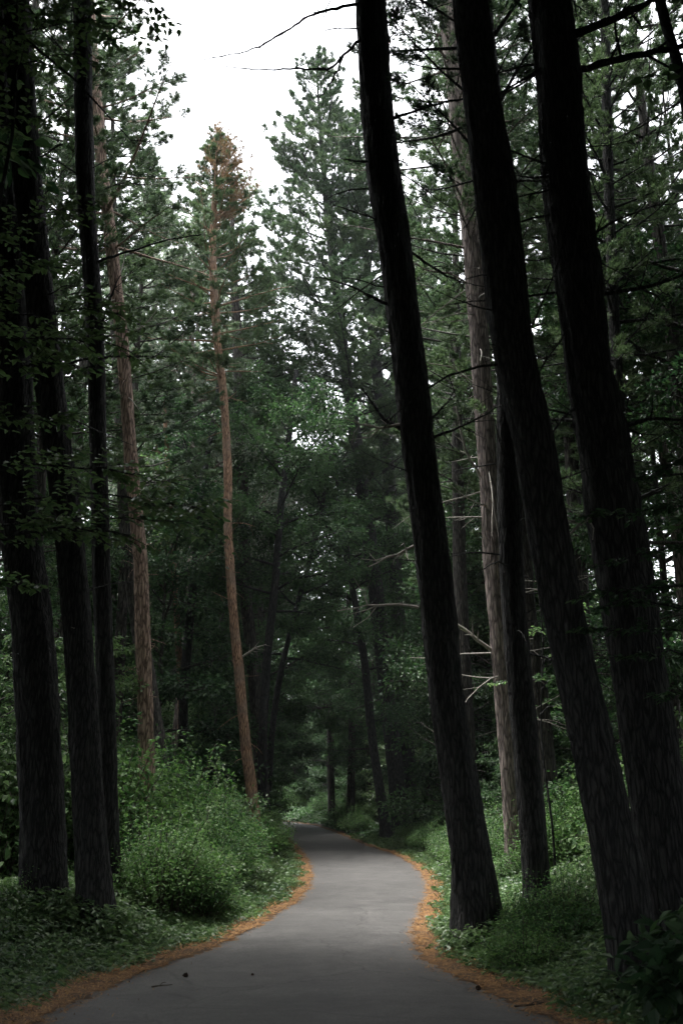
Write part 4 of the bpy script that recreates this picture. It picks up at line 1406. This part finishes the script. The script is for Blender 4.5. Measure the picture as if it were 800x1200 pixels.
# ------------------------------------------------------------------ small things on the asphalt
def pine_cone(px, py, rz, s, label):
    p = path_hit(px, py)
    n = 60
    r = np.random.default_rng(int(px))
    k = np.arange(n)
    th = k * 2.39996
    u = (k + .5) / n
    prof = np.sin(np.pi * (0.12 + 0.85 * u)) ** 0.8 * 0.02
    c = np.stack([u * 0.09 - .045, np.cos(th) * prof, np.sin(th) * prof], 1)
    out = unit(np.stack([np.full(n, .5), np.cos(th), np.sin(th)], 1))
    V, F = leaf_mesh(c * .6, out, np.stack([np.full(n, -1.0), np.cos(th) * .6, np.sin(th) * .6], 1), np.full(n, .026), .9, r)
    z = np.linspace(-.045, .045, 7)
    Vb, Fb = tube(np.c_[z, 0 * z, 0 * z], np.sin(np.pi * np.linspace(.1, .93, 7)) * .012, 6)
    root = tag(empty('pine_cone', (p[0], p[1], base_z(p[1]) + 0.035 + .022 * s)), label, 'pine cone', 'pine cones on the asphalt')
    root.rotation_euler = (0, 0, rz); root.scale = (s, s, s)
    link('scales', V, F, M['cone'], root, False)
    link('core', Vb, Fb, M['cone'], root)


pine_cone(217, 1149, 0.2, 0.75, 'small dark cone on the asphalt near the left needle edge')
pine_cone(560, 1165, 1.2, 0.75, 'small dark cone on the asphalt near the right needle edge')
pine_cone(296, 1148, 2.0, 0.5, 'tiny cone lying alone in the middle of the grey path')


def fallen_twig(px, py, rz, L, label):
    p = path_hit(px, py)
    r = np.random.default_rng(int(px))
    q = curve_branch((0, 0, 0), 0, 0, L, r, 0, .12, 8); q[:, 2] = np.abs(q[:, 2]) * .15
    wood = [(q, np.linspace(.009, .003, 8)), (np.array([q[3], q[3] + [.08, .06, .01], q[3] + [.15, .08, 0]]), [.006, .004, .002])]
    V, F = tubes(wood, 6)
    o = link('fallen_twig', V, F, M['stem'])
    o.location = (p[0], p[1], base_z(p[1]) + 0.05); o.rotation_euler = (0, 0, rz)
    tag(o, label, 'twig')


fallen_twig(603, 1187, 0.3, 0.32, 'short dark twig lying on the asphalt near the bottom right edge')
fallen_twig(178, 1163, 0.9, 0.22, 'short dark twig on the asphalt by the left needle strip')

# ------------------------------------------------------------------ sky, sun, camera
w = bpy.data.worlds.new('World')
SC.world = w
w.use_nodes = True
nt = w.node_tree
nt.nodes.clear()
SUN_EL, SUN_AZ = math.radians(76), math.radians(-60)       # azimuth from +Y, clockwise
sky = nt.nodes.new('ShaderNodeTexSky')
sky.sky_type = 'NISHITA'
sky.sun_disc = False
sky.sun_elevation = SUN_EL
sky.sun_rotation = SUN_AZ
sky.dust_density = 4
hs = nt.nodes.new('ShaderNodeHueSaturation')
hs.inputs['Saturation'].default_value = 0.18
bg = nt.nodes.new('ShaderNodeBackground')
bg.inputs['Strength'].default_value = 0.12
out = nt.nodes.new('ShaderNodeOutputWorld')
nt.links.new(sky.outputs[0], hs.inputs['Color'])
nt.links.new(hs.outputs[0], bg.inputs['Color'])
nt.links.new(bg.outputs[0], out.inputs['Surface'])

# the damp air of the wood
hm, hnt, hout = nodes('haze_air')
pv = N(hnt, 'ShaderNodeVolumePrincipled')
pv.inputs['Color'].default_value = (0.86, 0.93, 0.95, 1)
pv.inputs['Density'].default_value = 0.0002
pv.inputs['Anisotropy'].default_value = 0.2
hnt.links.new(pv.outputs[0], hout.inputs['Volume'])
hx, hy0, hy1, hz0, hz1 = 135, -128, 135, -1.2, 46
HV = np.array([(x, y, z) for z in (hz0, hz1) for y in (hy0, hy1) for x in (-hx, hx)])
tag(link('haze', HV, np.array([[0, 2, 3, 1], [4, 5, 7, 6], [0, 1, 5, 4], [2, 6, 7, 3], [0, 4, 6, 2], [1, 3, 7, 5]]), hm, None, False),
    'thin pale air hanging between the far trunks', 'haze', kind='stuff')

sun = bpy.data.lights.new('sun', 'SUN')
sun.energy = 1.5
sun.angle = math.radians(12)
sun.color = (1, 0.97, 0.93)
so = bpy.data.objects.new('sun', sun)
COL.objects.link(so)
dirv = Vector((math.sin(SUN_AZ) * math.cos(SUN_EL), math.cos(SUN_AZ) * math.cos(SUN_EL), math.sin(SUN_EL)))
so.rotation_euler = dirv.to_track_quat('Z', 'Y').to_euler()

cam = bpy.data.cameras.new('camera')
cam.sensor_width = 36
cam.lens = FPX / 1200 * 36
cam.clip_start = 0.05
cam.clip_end = 2000
cam.dof.use_dof = True
cam.dof.focus_distance = 20
cam.dof.aperture_fstop = 2.8
co = bpy.data.objects.new('camera', cam)
co.location = CAM
co.rotation_euler = (math.pi / 2 + PITCH, 0, 0)
COL.objects.link(co)
SC.camera = co

SC.view_settings.view_transform = 'Standard'
SC.view_settings.look = 'None'
SC.view_settings.exposure = 2.75
SC.view_settings.gamma = 1
cy = SC.cycles
cy.max_bounces = 6
cy.diffuse_bounces = 3
cy.glossy_bounces = 2
cy.transmission_bounces = 3
cy.use_denoising = True
